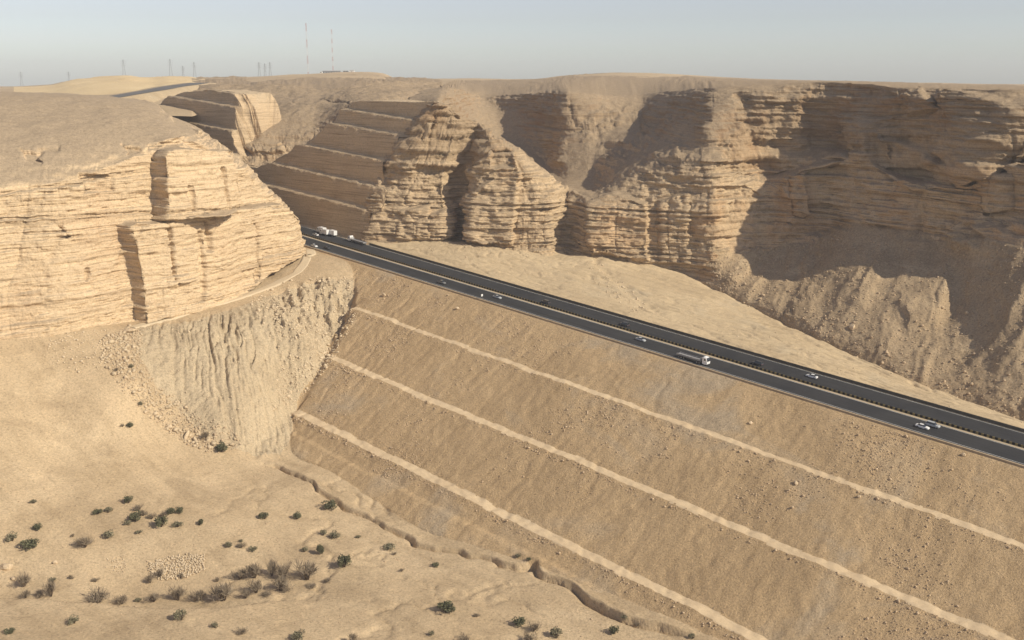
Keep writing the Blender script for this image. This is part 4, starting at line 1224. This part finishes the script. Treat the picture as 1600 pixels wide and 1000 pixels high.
SHRUBS = [
    # u, v(base), width px, height ratio, kind, label
    (538, 886, 27, 1.0, 'green', 'round dark green bush casting a shadow, tallest and greenest on the flat'),
    (503, 865, 18, 1.0, 'green', 'small round dark green bush up left of the tallest green bush'),
    (476, 862, 14, .6, 'olive', 'low olive shrub in the shadow tip of the small round green bush'),
    (515, 795, 26, .6, 'green', 'dark green spreading shrub beside the wash below the lower path'),
    (346, 706, 21, .8, 'green', 'dark green bush at the very foot of the rubble line'),
    (322, 686, 17, .8, 'dry', 'grey twiggy shrub among the last boulders of the rubble'),
    (203, 668, 14, .6, 'green', 'small dark shrub alone on the sand just left of the rubble line'),
    (191, 667, 9, .5, 'dry', 'tiny dry shrub touching the lone dark shrub left of the rubble'),
    (205, 575, 9, .8, 'olive', 'small shrub growing between boulders high in the rubble line'),
    (221, 634, 10, .8, 'olive', 'small shrub growing between boulders midway down the rubble line'),
    (182, 580, 8, .8, 'dry', 'dry tuft at the left margin of the upper rubble'),
    (52, 787, 12, .6, 'olive', 'small shrub alone high on the left sand slope'),
    (153, 803, 16, .6, 'green', 'left one of two touching dark shrubs left of the big shrub cluster'),
    (169, 801, 15, .6, 'olive', 'right one of two touching dark shrubs left of the big shrub cluster'),
    (201, 786, 18, .7, 'green', 'dark shrub at the top of the big cluster on the left flat'),
    (217, 798, 17, .7, 'dry', 'grey shrub just below the top shrub of the big cluster'),
    (211, 814, 22, .8, 'green', 'large dark shrub at the middle of the big cluster on the left'),
    (224, 806, 15, .7, 'dry', 'dry shrub right of the large middle shrub of the big cluster'),
    (237, 811, 16, .6, 'dry', 'brown dry shrub between the middle and the lower right of the big cluster'),
    (199, 820, 14, .6, 'olive', 'low shrub at the lower left end of the big cluster'),
    (252, 823, 22, 1.0, 'green', 'tall dark shrub at the lower right end of the big cluster'),
    (255, 808, 13, .7, 'dry', 'twiggy shrub on top of the tall lower right shrub of the cluster'),
    (267, 803, 16, .7, 'green', 'left one of the twin dark shrubs right of the big cluster'),
    (281, 802, 13, .9, 'green', 'right one of the twin dark shrubs right of the big cluster'),
    (278, 823, 18, .6, 'olive', 'olive shrub below the twin dark shrubs right of the cluster'),
    (312, 820, 14, .7, 'green', 'small dark shrub farthest right of the big cluster'),
    (60, 828, 16, .7, 'green', 'dark shrub above the widest shrub on the far left flat'),
    (20, 845, 21, .6, 'olive', 'olive shrub at the far left edge of the flat'),
    (48, 856, 29, .55, 'green', 'widest dark low shrub on the far left flat'),
    (133, 855, 29, .6, 'dry', 'wide brown shrub left of the cobble heap'),
    (169, 841, 21, .6, 'olive', 'leaning shrub up right of the wide brown shrub'),
    (217, 834, 12, .5, 'olive', 'tiny shrub on bare sand below the big cluster'),
    (114, 839, 7, .8, 'dry', 'tiny dry tuft above the wide brown shrub'),
    (359, 854, 16, .6, 'olive', 'left one of three small shrubs on the sand crest above the cobbles'),
    (377, 856, 16, .5, 'dry', 'middle one of three small shrubs on the sand crest above the cobbles'),
    (376, 847, 9, .5, 'olive', 'smallest shrub just above the three on the sand crest'),
    (396, 861, 15, .6, 'olive', 'right one of three small shrubs on the sand crest above the cobbles'),
    (413, 811, 19, .6, 'green', 'dark shrub left of another on the sand above the thicket'),
    (464, 811, 19, .6, 'green', 'dark shrub right of another on the sand above the thicket'),
    (505, 836, 15, .6, 'olive', 'small shrub above the pair of round green bushes'),
    (523, 841, 21, .6, 'olive', 'spreading shrub above right of the pair of round green bushes'),
    (560, 841, 10, .5, 'olive', 'tiny shrub right of the spreading shrub on the floor'),
    (607, 858, 24, .4, 'olive', 'low flat shrub amid the braided rills of the floor'),
    (616, 867, 9, .6, 'dry', 'tiny tuft below the low flat shrub amid the rills'),
    (681, 885, 15, .5, 'green', 'small dark shrub by the bend of the wash'),
    (512, 909, 17, .4, 'dry', 'flat dry shrub below the tallest green bush'),
    (488, 918, 20, .35, 'dry', 'flat brown shrub at the right tip of the thicket'),
    (628, 893, 10, .6, 'dry', 'dry stump like tuft on the bare floor'),
    (375, 905, 26, .7, 'dry', 'grey twiggy shrub at the left end of the upper thicket'),
    (398, 903, 30, .9, 'dry', 'wide twiggy grey shrub in the upper thicket'),
    (425, 900, 20, 1.5, 'dry', 'tallest upright twiggy shrub in the upper thicket'),
    (444, 904, 30, 1.0, 'dry', 'reddish grey twiggy shrub in the middle of the upper thicket'),
    (480, 906, 38, .95, 'dry', 'big bushy grey shrub at the right end of the upper thicket'),
    (440, 923, 38, .6, 'dry', 'wide grey shrub in the lower row of the thicket'),
    (401, 926, 26, .9, 'dry', 'upright grey shrub at the left of the lower thicket row'),
    (418, 930, 24, .3, 'dry', 'flat brown shrub under the lower thicket row'),
    (384, 935, 18, .9, 'dry', 'thin pale twiggy shrub between the crest shrub and the thicket'),
    (350, 938, 44, .7, 'dry', 'broad dark twiggy shrub behind the sand crest'),
    (311, 938, 30, .6, 'dry', 'pale twiggy shrub left of the broad one behind the sand crest'),
    (279, 938, 28, .9, 'dry', 'domed twiggy shrub behind the crest below the cobble heap'),
    (240, 940, 26, .5, 'dry', 'low twiggy shrub left of the domed one behind the crest'),
    (216, 941, 12, .6, 'olive', 'tiny shrub on the crest between two low twiggy rows'),
    (191, 943, 24, .6, 'dry', 'twiggy shrub right of the long low one behind the crest'),
    (152, 942, 40, .55, 'dry', 'long low twiggy shrub behind the left part of the crest'),
    (80, 932, 21, 1.3, 'dry', 'tall pale twiggy shrub behind the left end of the crest'),
    (62, 932, 16, .6, 'dry', 'low shrub left of the tall pale twiggy one'),
    (41, 934, 16, .8, 'dry', 'small twiggy shrub at the left end of the sunken wash'),
    (37, 917, 26, .9, 'dry', 'large pale dry shrub beside the big boulder at the left'),
    (83, 908, 12, .5, 'olive', 'small shrub between the dry shrub and the cobbles on the left'),
    (111, 905, 10, .7, 'dry', 'tuft left of the sparse cobbles on the flat'),
    (149, 909, 14, .4, 'dry', 'low tuft below the sparse cobbles'),
    (235, 911, 14, 1.2, 'dry', 'upright shrub at the left end of the cobble heap'),
    (250, 903, 16, 1.0, 'dry', 'upright shrub growing in the cobble heap'),
    (283, 903, 12, .6, 'dry', 'small shrub at the lower edge of the cobble heap'),
    (340, 909, 10, .8, 'dry', 'thin tuft left of the upper thicket'),
    (116, 974, 21, .55, 'olive', 'shrub on the near hummock at the left'),
    (16, 989, 16, .5, 'green', 'dark shrub in the lower left corner of the near hummock'),
    (283, 969, 24, .75, 'olive', 'leaning shrub in the middle of the near hummock'),
    (336, 980, 15, .6, 'olive', 'small shrub right of the leaning shrub on the near hummock'),
    (378, 991, 20, .6, 'dry', 'dry shrub farthest right on the near hummock'),
    (465, 1000, 28, .6, 'olive', 'wide olive shrub cut by the lower edge of the picture'),
    (550, 1003, 24, .6, 'dry', 'dark dry shrub at the lower edge right of the wide olive one'),
    (674, 993, 12, .8, 'olive', 'small upright shrub on the sand below the wide dark one'),
    (697, 957, 37, .5, 'green', 'wide dark green bush alone on the foreground sand'),
    (724, 1003, 22, .6, 'dry', 'dry shrub at the lower edge below the wide green bush'),
    (745, 964, 12, .5, 'dry', 'faint dry tuft right of the wide green bush'),
    (811, 977, 25, .65, 'green', 'dark shrub, left of the pair above the lower edge'),
    (834, 986, 22, .8, 'dry', 'twiggy shrub, right of the pair above the lower edge'),
    (827, 1002, 26, .6, 'dry', 'brown shrub below the pair at the lower edge'),
    (869, 997, 25, .7, 'olive', 'pale olive shrub right of the pair at the lower edge'),
    (960, 990, 22, .6, 'green', 'dark shrub near the cut bank at the bottom'),
    (975, 967, 16, .5, 'olive', 'small shrub on the fill toe above the dark cut bank shrub'),
    (994, 980, 14, .6, 'dry', 'dry shrub on the brink of the cut bank'),
    (1082, 998, 14, .6, 'olive', 'shrub at the lower edge by the end of the cut bank'),
    (810, 871, 13, .5, 'olive', 'small shrub on the fill toe above the step in the cut bank'),
    (826, 876, 10, .5, 'green', 'tiny green shrub right of the one on the fill toe'),
]
rs = np.random.default_rng(77)
for k, (u, v, w, hr, kind, lab) in enumerate(SHRUBS):
    p = hit(u, v, 150.0)
    sz = w * np.linalg.norm(p - C0) / FPX * 1.02
    rt = add_obj('shrub', None, loc=p, rot=(0, 0, rs.uniform(0, 6.28)), scale=(sz * rs.uniform(.95, 1.1), sz * rs.uniform(.9, 1.1), sz * hr * 1.25), label=lab, cat='shrub', group='desert shrubs on the valley floor')
    st, cr = SHR[kind][k % 4]
    add_obj('stems', st, parent=rt)
    add_obj('crown', cr, parent=rt)
# ------------------------------------------------------------------ vehicles
def paint(name, col, rough=0.3):
    return flat_material(name, col, rough, 0.0, 0.5, 0.06, 1.5, 0.4)


P_WHITE = paint('white_car_paint', (0.78, 0.77, 0.74)); P_SILVER = paint('silver_car_paint', (0.42, 0.43, 0.43)); P_DARK = paint('dark_car_paint', (0.045, 0.05, 0.055)); P_GREY = paint('grey_car_paint', (0.20, 0.20, 0.195))
M_GLASS = flat_material('tinted_glass', (0.02, 0.024, 0.028), 0.12, 0, 0.6, 0.1, 2)
M_TYRE = flat_material('tyre_rubber', (0.02, 0.02, 0.02), 0.85)
M_RIM = flat_material('wheel_metal', (0.35, 0.35, 0.36), 0.4, 0.8)
M_LAMP = flat_material('lamp_glass', (0.75, 0.75, 0.70), 0.2)
M_TAIL = flat_material('tail_lamp', (0.35, 0.02, 0.015), 0.3)
M_CHAS = flat_material('dark_chassis', (0.03, 0.028, 0.026), 0.8)
M_BED = flat_material('worn_grey_deck', (0.30, 0.29, 0.28), 0.8, var=0.3, scale=0.8)


def ring_loft(stations, ringf):
    vs, fs = [], []
    for i, st in enumerate(stations):
        r_ = ringf(st); k = len(r_)
        vs += r_
        if i:
            for j in range(k):
                a = (i - 1) * k + j; b = (i - 1) * k + (j + 1) % k
                fs.append((a, a + k, b + k, b))
    fs += [tuple(range(k)), tuple(range(len(vs) - 1, len(vs) - k - 1, -1))]
    return vs, fs


def body_ring(st):
    x, w, zb, zt = st
    h = zt - zb
    return [(x, -w * .86, zb), (x, -w, zb + .22 * h), (x, -w * .99, zb + .68 * h), (x, -w * .88, zt), (x, w * .88, zt), (x, w * .99, zb + .68 * h), (x, w, zb + .22 * h), (x, w * .86, zb)]


def frustum(x0, x1, x2, x3, w0, w1, z0, z1):      # x0..x3: rear base, rear top, front top, front base
    vs = [(x0, -w0, z0), (x3, -w0, z0), (x3, w0, z0), (x0, w0, z0), (x1, -w1, z1), (x2, -w1, z1), (x2, w1, z1), (x1, w1, z1)]
    return vs, [(0, 3, 2, 1), (4, 5, 6, 7), (0, 1, 5, 4), (1, 2, 6, 5), (2, 3, 7, 6), (3, 0, 4, 7)]


def box(x0, x1, y0, y1, z0, z1, bv=0.0):
    b = bv
    if b <= 0:
        return frustum(x0, x0, x1, x1, 0, 0, z0, z1) if False else ([(x0, y0, z0), (x1, y0, z0), (x1, y1, z0), (x0, y1, z0), (x0, y0, z1), (x1, y0, z1), (x1, y1, z1), (x0, y1, z1)],
                                                                      [(0, 3, 2, 1), (4, 5, 6, 7), (0, 1, 5, 4), (1, 2, 6, 5), (2, 3, 7, 6), (3, 0, 4, 7)])
    def rg(st):
        x, d = st
        return [(x, y0 + b, z0 + d), (x, y0 + d, z0 + b), (x, y0 + d, z1 - b), (x, y0 + b, z1 - d), (x, y1 - b, z1 - d), (x, y1 - d, z1 - b), (x, y1 - d, z0 + b), (x, y1 - b, z0 + d)]
    return ring_loft([(x0, b * .9), (x0 + b, 0), (x1 - b, 0), (x1, b * .9)], rg)


def disc(r, w, seg=14):
    vs = [(r * math.cos(6.283185 * i / seg), y, r * math.sin(6.283185 * i / seg)) for y in (-w / 2, w / 2) for i in range(seg)]
    fs = [tuple(range(seg - 1, -1, -1)), tuple(range(seg, 2 * seg))] + [(i, (i + 1) % seg, seg + (i + 1) % seg, seg + i) for i in range(seg)]
    return vs, fs


PARTS = {}


def pm(key, name, geo, mat):
    k = (key, name, mat.name)
    if k not in PARTS:
        PARTS[k] = mesh_from(name, geo[0], geo[1], mat)
    return PARTS[k]


TYRE = mesh_from('wheel', *disc(0.33, 0.22), M_TYRE)
RIMM = mesh_from('rim', *disc(0.20, 0.24, 10), M_RIM)


def wheel(root, x, y, r=0.33):
    o = add_obj('wheel', TYRE, parent=root, loc=(x, y, r), scale=(r / .33, 1.2 if r > .4 else 1, r / .33))
    add_obj('rim', RIMM, parent=o)


def make_car(root, kind, mat):
    if kind == 'saloon':
        st = [(-2.38, .70, .38, .80), (-2.28, .84, .28, .95), (-1.5, .90, .22, 1.0), (0, .92, .20, .99), (1.1, .91, .20, .96), (2.0, .87, .24, .82), (2.32, .74, .30, .68)]
        cab = frustum(-1.75, -1.0, .25, 1.15, .80, .60, .97, 1.43); roof = box(-1.02, .28, -.61, .61, 1.425, 1.47, .02)
        wb = 1.38
    elif kind == 'suv':
        st = [(-2.4, .78, .45, .95), (-2.3, .90, .38, 1.10), (-1.4, .95, .32, 1.14), (0, .96, .32, 1.13), (1.1, .95, .32, 1.10), (2.1, .92, .36, 1.02), (2.4, .80, .42, .85)]
        cab = frustum(-2.28, -1.95, .45, 1.2, .86, .70, 1.11, 1.78); roof = box(-2.0, .5, -.72, .72, 1.775, 1.84, .025)
        wb = 1.42
    else:                                          # pickup
        st = [(-2.55, .82, .48, 1.0), (-2.5, .90, .42, 1.04), (-.75, .92, .38, 1.05), (-.7, .92, .36, 1.06), (1.1, .92, .36, 1.05), (2.2, .88, .38, .96), (2.5, .78, .44, .80)]
        cab = frustum(-.75, -.6, .55, 1.25, .82, .66, 1.04, 1.70); roof = box(-.66, .6, -.68, .68, 1.695, 1.75, .025)
        wb = 1.55
    add_obj('body', pm(kind, 'body', ring_loft(st, body_ring), mat), parent=root)
    add_obj('windows', pm(kind, 'windows', cab, M_GLASS), parent=root)
    add_obj('roof', pm(kind, 'roof', roof, mat), parent=root)
    if kind == 'pickup':
        add_obj('load_bed', pm(kind, 'load_bed', box(-2.42, -.82, -.74, .74, 1.03, 1.06), M_CHAS), parent=root)
    wr = .33 if kind == 'saloon' else .38
    for sx in (-wb, wb):
        for sy in (-.82, .82):
            wheel(root, sx, sy, wr)
    f, b = st[-1], st[0]
    zl = f[2] + .6 * (f[3] - f[2])
    for sy in (-1, 1):
        add_obj('headlight', pm('l', 'headlight', box(-.05, .05, -.16, .16, -.07, .07), M_LAMP), parent=root, loc=(f[0] - .06, sy * f[1] * .75, zl))
        add_obj('tail_light', pm('l', 'tail_light', box(-.05, .05, -.14, .14, -.07, .07), M_TAIL), parent=root, loc=(b[0] + .03, sy * b[1] * .8, b[2] + .7 * (b[3] - b[2])))


def make_truck(root, kind, mat):
    # cab
    def rg(st):
        x, w, zb, zt = st
        return [(x, -w, zb), (x, -w, zt - .25), (x, -w * .9, zt), (x, w * .9, zt), (x, w, zt - .25), (x, w, zb)]
    xf = 3.4 if kind == 'box' else 7.4
    cab = ring_loft([(xf - 2.3, 1.22, .7, 3.3), (xf - 1.9, 1.25, .6, 3.55), (xf - .7, 1.25, .6, 3.35), (xf - .25, 1.24, .6, 2.6), (xf, 1.2, .55, 1.7)], rg)
    add_obj('cab', pm(kind, 'cab', cab, mat), parent=root)
    ws_ = ([(xf - .70, -1.05, 3.2), (xf - .70, 1.05, 3.2), (xf - .20, 1.08, 2.45), (xf - .03, 1.08, 1.85), (xf - .03, -1.08, 1.85), (xf - .20, -1.08, 2.45),
            (xf - .6, -1.05, 3.22), (xf - .6, 1.05, 3.22), (xf - .12, 1.08, 2.5), (xf + .05, 1.08, 1.85), (xf + .05, -1.08, 1.85), (xf - .12, -1.08, 2.5)],
           [(0, 1, 2, 5), (5, 2, 3, 4), (6, 11, 8, 7), (11, 10, 9, 8), (0, 6, 7, 1), (3, 9, 10, 4), (1, 7, 8, 2), (2, 8, 9, 3), (0, 5, 11, 6), (5, 4, 10, 11)])
    add_obj('windscreen', pm(kind, 'windscreen', ws_, M_GLASS), parent=root)
    for sy in (-1.27, 1.23):
        add_obj('side_window', pm(kind, 'side_window', box(xf - 1.5, xf - .75, 0, .04, 2.1, 2.85), M_GLASS), parent=root, loc=(0, sy, 0))
    for sy in (-.85, .85):
        add_obj('headlight', pm('l', 'headlight', box(-.05, .05, -.16, .16, -.07, .07), M_LAMP), parent=root, loc=(xf + .01, sy, .95))
    add_obj('bumper', pm(kind, 'bumper', box(xf - .3, xf + .12, -1.2, 1.2, .42, .78, .05), M_CHAS), parent=root)
    if kind == 'box':
        add_obj('cargo_box', pm(kind, 'cargo_box', box(-3.6, .95, -1.25, 1.25, 1.05, 3.75, .06), mat), parent=root)
        add_obj('chassis', pm(kind, 'chassis', box(-3.5, 2.9, -.5, .5, .6, 1.0), M_CHAS), parent=root)
        for sx in (-2.2, 2.3):
            for sy in (-1.05, 1.05):
                wheel(root, sx, sy, .5)
    else:
        add_obj('chassis', pm(kind, 'chassis', box(-7.2, 6.8, -.5, .5, .7, 1.05), M_CHAS), parent=root)
        add_obj('flatbed', pm(kind, 'flatbed', box(-7.4, 4.4, -1.25, 1.25, 1.2, 1.55, .04), M_BED), parent=root)
        add_obj('headboard', pm(kind, 'headboard', box(4.2, 4.38, -1.22, 1.22, 1.552, 2.7, .03), M_BED), parent=root)
        for sy in (-1.26, 1.18):
            add_obj('side_rail', pm(kind, 'side_rail', box(-7.3, 4.1, 0, .08, 1.552, 1.95), M_BED), parent=root, loc=(0, sy, 0))
        for sx in (-6.2, -5.0, -3.8, 2.6, 3.8, 6.3):
            for sy in (-1.05, 1.05):
                wheel(root, sx, sy, .5)


HEAD_D = math.atan2(D2[1], D2[0])                 # uphill heading
PIT = math.atan(GR)


def road_hit(u, v):
    d = ray(u, v)
    k = d[2] - GR * (D2 @ d)
    t = ((P0[2] - C0[2]) - GR * (D2 @ (P0 - C0))) / k
    return to_sn(d * t + C0)


VEH = [
    # u, v, up(far carriageway), kind, paint, label, lane centre n or None
    (1079, 565.5, 0, 'flatbed', P_WHITE, 'long flatbed lorry with white cab on the near carriageway', 4.4),
    (491, 385.5, 0, 'saloon', P_WHITE, 'white saloon leaving the cutting on the near carriageway, farthest one on it', None),
    (511, 389, 0, 'saloon', P_DARK, 'dark saloon just ahead of the farthest white saloon', None),
    (690, 443, 0, 'pickup', P_GREY, 'grey pickup on the near carriageway between cutting and roadside sign', None),
    (777, 466, 0, 'saloon', P_SILVER, 'silver saloon beside the small white roadside sign', None),
    (1001, 532.5, 0, 'saloon', P_SILVER, 'silver saloon on the near carriageway behind the long flatbed lorry', None),
    (1441, 669, 0, 'saloon', P_WHITE, 'white saloon side by side with a silver car near the right edge', None),
    (1457, 667, 0, 'suv', P_SILVER, 'silver car next to the white saloon near the right edge', None),
    (498, 364.5, 1, 'box', P_WHITE, 'white box lorry leading the convoy of three in the cutting', 29.6),
    (505.5, 367.5, 1, 'box', P_WHITE, 'middle white box lorry of the convoy of three in the cutting', 27.5),
    (513, 369.5, 1, 'box', P_WHITE, 'last white box lorry of the convoy of three in the cutting', 29.6),
    (493, 368, 1, 'saloon', P_WHITE, 'white saloon overtaking the three box lorries in the cutting', None),
    (561, 379.5, 1, 'flatbed', P_WHITE, 'flatbed lorry with white cab climbing into the mouth of the cutting', 29.8),
    (852, 474, 1, 'suv', P_DARK, 'dark car on the far carriageway, the one nearest the cutting', None),
    (975, 509, 1, 'suv', P_DARK, 'dark car on the far carriageway level with the silver saloon', None),
    (1183, 570, 1, 'suv', P_DARK, 'dark car on the far carriageway behind the white saloon', None),
    (1268, 590, 1, 'saloon', P_WHITE, 'white saloon on the far carriageway, the one nearest the right edge', None),
]
for u, v, up, kind, mat, lab, lane in VEH:
    s_, n_ = road_hit(u, v)
    if lane: n_ = lane
    n_ = float(np.clip(n_, 3.2, 14.2) if not up else np.clip(n_, 20.2, 30.6))
    nm = 'lorry' if kind in ('box', 'flatbed') else 'car'
    hd = HEAD_D if up else HEAD_D + math.pi
    rt = add_obj(nm, None, loc=SN(s_, n_, 0.006), rot=(0, -PIT if up else PIT, hd), label=lab, cat=nm, group='traffic on the highway')
    (make_truck if nm == 'lorry' else make_car)(rt, kind, mat)

# roadside sign
s_, n_ = road_hit(750, 469)
rt = empty('road_sign', SN(s_, 0.9, -0.03), HEAD_D, label='small white sign on a post at the near edge of the highway', cat='road sign')
add_obj('post', mesh_from('post', *box(-.05, .05, -.05, .05, 0, 2.2), M_RIM), parent=rt)
add_obj('panel', mesh_from('panel', *box(-.03, .03, -.55, .55, 1.7, 2.75, .01), P_WHITE), parent=rt)

# ------------------------------------------------------------------ masts, pylons and huts on the skyline
M_RED = flat_material('mast_red', (0.40, 0.13, 0.10), 0.7); M_WHT = flat_material('mast_white', (0.62, 0.61, 0.60), 0.7); M_STEEL = flat_material('galvanised_steel', (0.22, 0.22, 0.22), 0.6)


def bar(vs, fs, a, b, r_):
    a = np.array(a, float); b = np.array(b, float)
    d = b - a; d /= np.linalg.norm(d)
    x = np.cross(d, [0.3, 0.5, 0.81]); x /= np.linalg.norm(x); y = np.cross(d, x)
    k = len(vs)
    for p in (a, b):
        for q_ in range(4):
            an = q_ * math.pi / 2
            vs.append(tuple(p + r_ * (x * math.cos(an) + y * math.sin(an))))
    for q_ in range(4):
        fs.append((k + q_, k + (q_ + 1) % 4, k + 4 + (q_ + 1) % 4, k + 4 + q_))
    fs += [(k + 3, k + 2, k + 1, k), (k + 4, k + 5, k + 6, k + 7)]


def lattice(z0, z1, w0, w1, step, r_):
    vs, fs = [], []
    cs = [(-1, -1), (1, -1), (1, 1), (-1, 1)]
    W = lambda z: w0 + (w1 - w0) * (z - z0) / (z1 - z0)
    z = z0
    while z < z1 - 0.01:
        zn = min(z1, z + step)
        for i in range(4):
            a, b = cs[i], cs[(i + 1) % 4]
            bar(vs, fs, (a[0] * W(z), a[1] * W(z), z), (a[0] * W(zn), a[1] * W(zn), zn), r_)
            bar(vs, fs, (a[0] * W(z), a[1] * W(z), z), (b[0] * W(zn), b[1] * W(zn), zn), r_ * .6)
        z = zn
    return vs, fs


def mast(u, vtop, vbot, Y, bands, lab):
    b = PY(u, vbot, Y); t = PY(u, vtop, Y); H = t[2] - b[2]
    rt = empty('radio_mast', b, label=lab, cat='radio mast', group='radio masts on the skyline')
    for i in range(bands):
        vs, fs = lattice(H * i / bands, H * (i + 1) / bands, 1.1, 1.05, 3.2, 0.15)
        add_obj('mast_section', mesh_from('mast_section', vs, fs, M_RED if (bands - i) % 2 else M_WHT), parent=rt)
    vs, fs = [], []
    bar(vs, fs, (0, 0, H), (0, 0, H + 4), 0.12)
    add_obj('antenna', mesh_from('antenna', vs, fs, M_WHT), parent=rt)


mast(482, 36, 125, 2600, 7, 'taller red and white lattice mast left of the hilltop huts')
mast(521, 46, 124, 2600, 11, 'shorter red and white lattice mast rising behind the hilltop huts')


def pylon(u, vtop, vbot, Y, lab, tall=True):
    b = PY(u, vbot, Y); t = PY(u, vtop, Y); H = t[2] - b[2]
    rt = empty('power_pylon', b, 0.5, label=lab, cat='pylon', group='faint power pylons on the skyline')
    vs, fs = lattice(0, H * .7, H * .09, H * .03, H * .1, 0.16); add_obj('tower', mesh_from('tower', vs, fs, M_STEEL), parent=rt)
    vs, fs = lattice(H * .7, H, H * .03, H * .012, H * .1, 0.16); add_obj('tower_head', mesh_from('tower_head', vs, fs, M_STEEL), parent=rt)
    for z in (.72, .82, .92):
        vs, fs = [], []
        for sg in (-1, 1):
            bar(vs, fs, (0, 0, H * z), (sg * H * .13, 0, H * z), 0.15); bar(vs, fs, (0, 0, H * (z + .05)), (sg * H * .13, 0, H * z), 0.12)
        add_obj('crossarm', mesh_from('crossarm', vs, fs, M_STEEL), parent=rt)


pylon(195, 93, 127, 2500, 'pylon above the pale dunes, the clearest on the left')
pylon(35, 112, 140, 2500, 'faint pylon farthest left on the skyline')
pylon(109, 112, 135, 2500, 'faint low pylon between the farthest left one and the dunes')
pylon(268, 92, 127, 2500, 'faint tall pylon above the far bend of the highway')
pylon(287, 103, 127, 2500, 'left one of two thin pylons right of the far highway bend')
pylon(305, 97, 127, 2500, 'right one of two thin pylons right of the far highway bend')
pylon(406, 97, 127, 2500, 'left one of the three pylons left of the taller mast')
pylon(415, 99, 127, 2500, 'middle one of the three pylons left of the taller mast')
pylon(423, 97, 127, 2500, 'right and faintest of the three pylons left of the taller mast')

M_WALLD = flat_material('grey_hut_wall', (0.30, 0.31, 0.33), 0.8); M_WALLW = flat_material('white_hut_wall', (0.72, 0.70, 0.66), 0.8); M_ROOFH = flat_material('sheet_roof', (0.55, 0.54, 0.52), 0.6)  # grey walls for the dark huts, white for the others


def hut(u0, u1, vtop, vbot, Y, wall, lab, doors):
    a = PY(u0, vbot, Y); b = PY(u1, vbot, Y); H = PY(u0, vtop, Y)[2] - a[2]; L = b[0] - a[0]
    rt = empty('hut', a - np.array([0, 0, 1.0]), label=lab, cat='hut', group='huts on the hilltop')
    add_obj('wall', mesh_from('wall', *box(0, L, 0, 6, 0, H + 1), wall), parent=rt)
    add_obj('roof', mesh_from('roof', *box(-.4, L + .4, -.4, 6.4, H + 1.003, H + 1.35), M_ROOFH), parent=rt)
    for i in range(doors):
        x = L * (i + .5) / doors
        add_obj('window', mesh_from('window', *box(x - .6, x + .6, -.06, .05, 2.0, 3.0), M_GLASS), parent=rt)


hut(504, 532, 110.8, 114.5, 1420, M_WALLD, 'long grey hut below the shorter mast on the hilltop', 7)
hut(536, 544, 110.8, 114, 1420, M_WALLD, 'short grey hut between the long hut and the white hut', 2)
hut(546, 553, 110.3, 114, 1415, M_WALLW, 'small white hut at the right end of the hilltop row', 1)
hut(500, 503, 112.5, 115, 1415, M_WALLW, 'tiny white hut at the left end of the hilltop row', 1)

# ------------------------------------------------------------------ air
hm = bpy.data.materials.new('dusty_air'); hm.use_nodes = True
ht = hm.node_tree; ht.nodes.clear()
ho = ht.nodes.new('ShaderNodeOutputMaterial'); hv = ht.nodes.new('ShaderNodeVolumePrincipled')
hv.inputs['Color'].default_value = (0.94, 0.96, 1.0, 1); hv.inputs['Density'].default_value = 0.0001; hv.inputs['Anisotropy'].default_value = 0.0
ht.links.new(hv.outputs[0], ho.inputs['Volume'])
hx = 10500
hz0, hz1 = -60, CAMZ + 95
vs, fs = box(-hx, hx, -600, 5600, hz0, hz1)
add_obj('haze', mesh_from('haze', vs, fs, hm), kind='stuff')
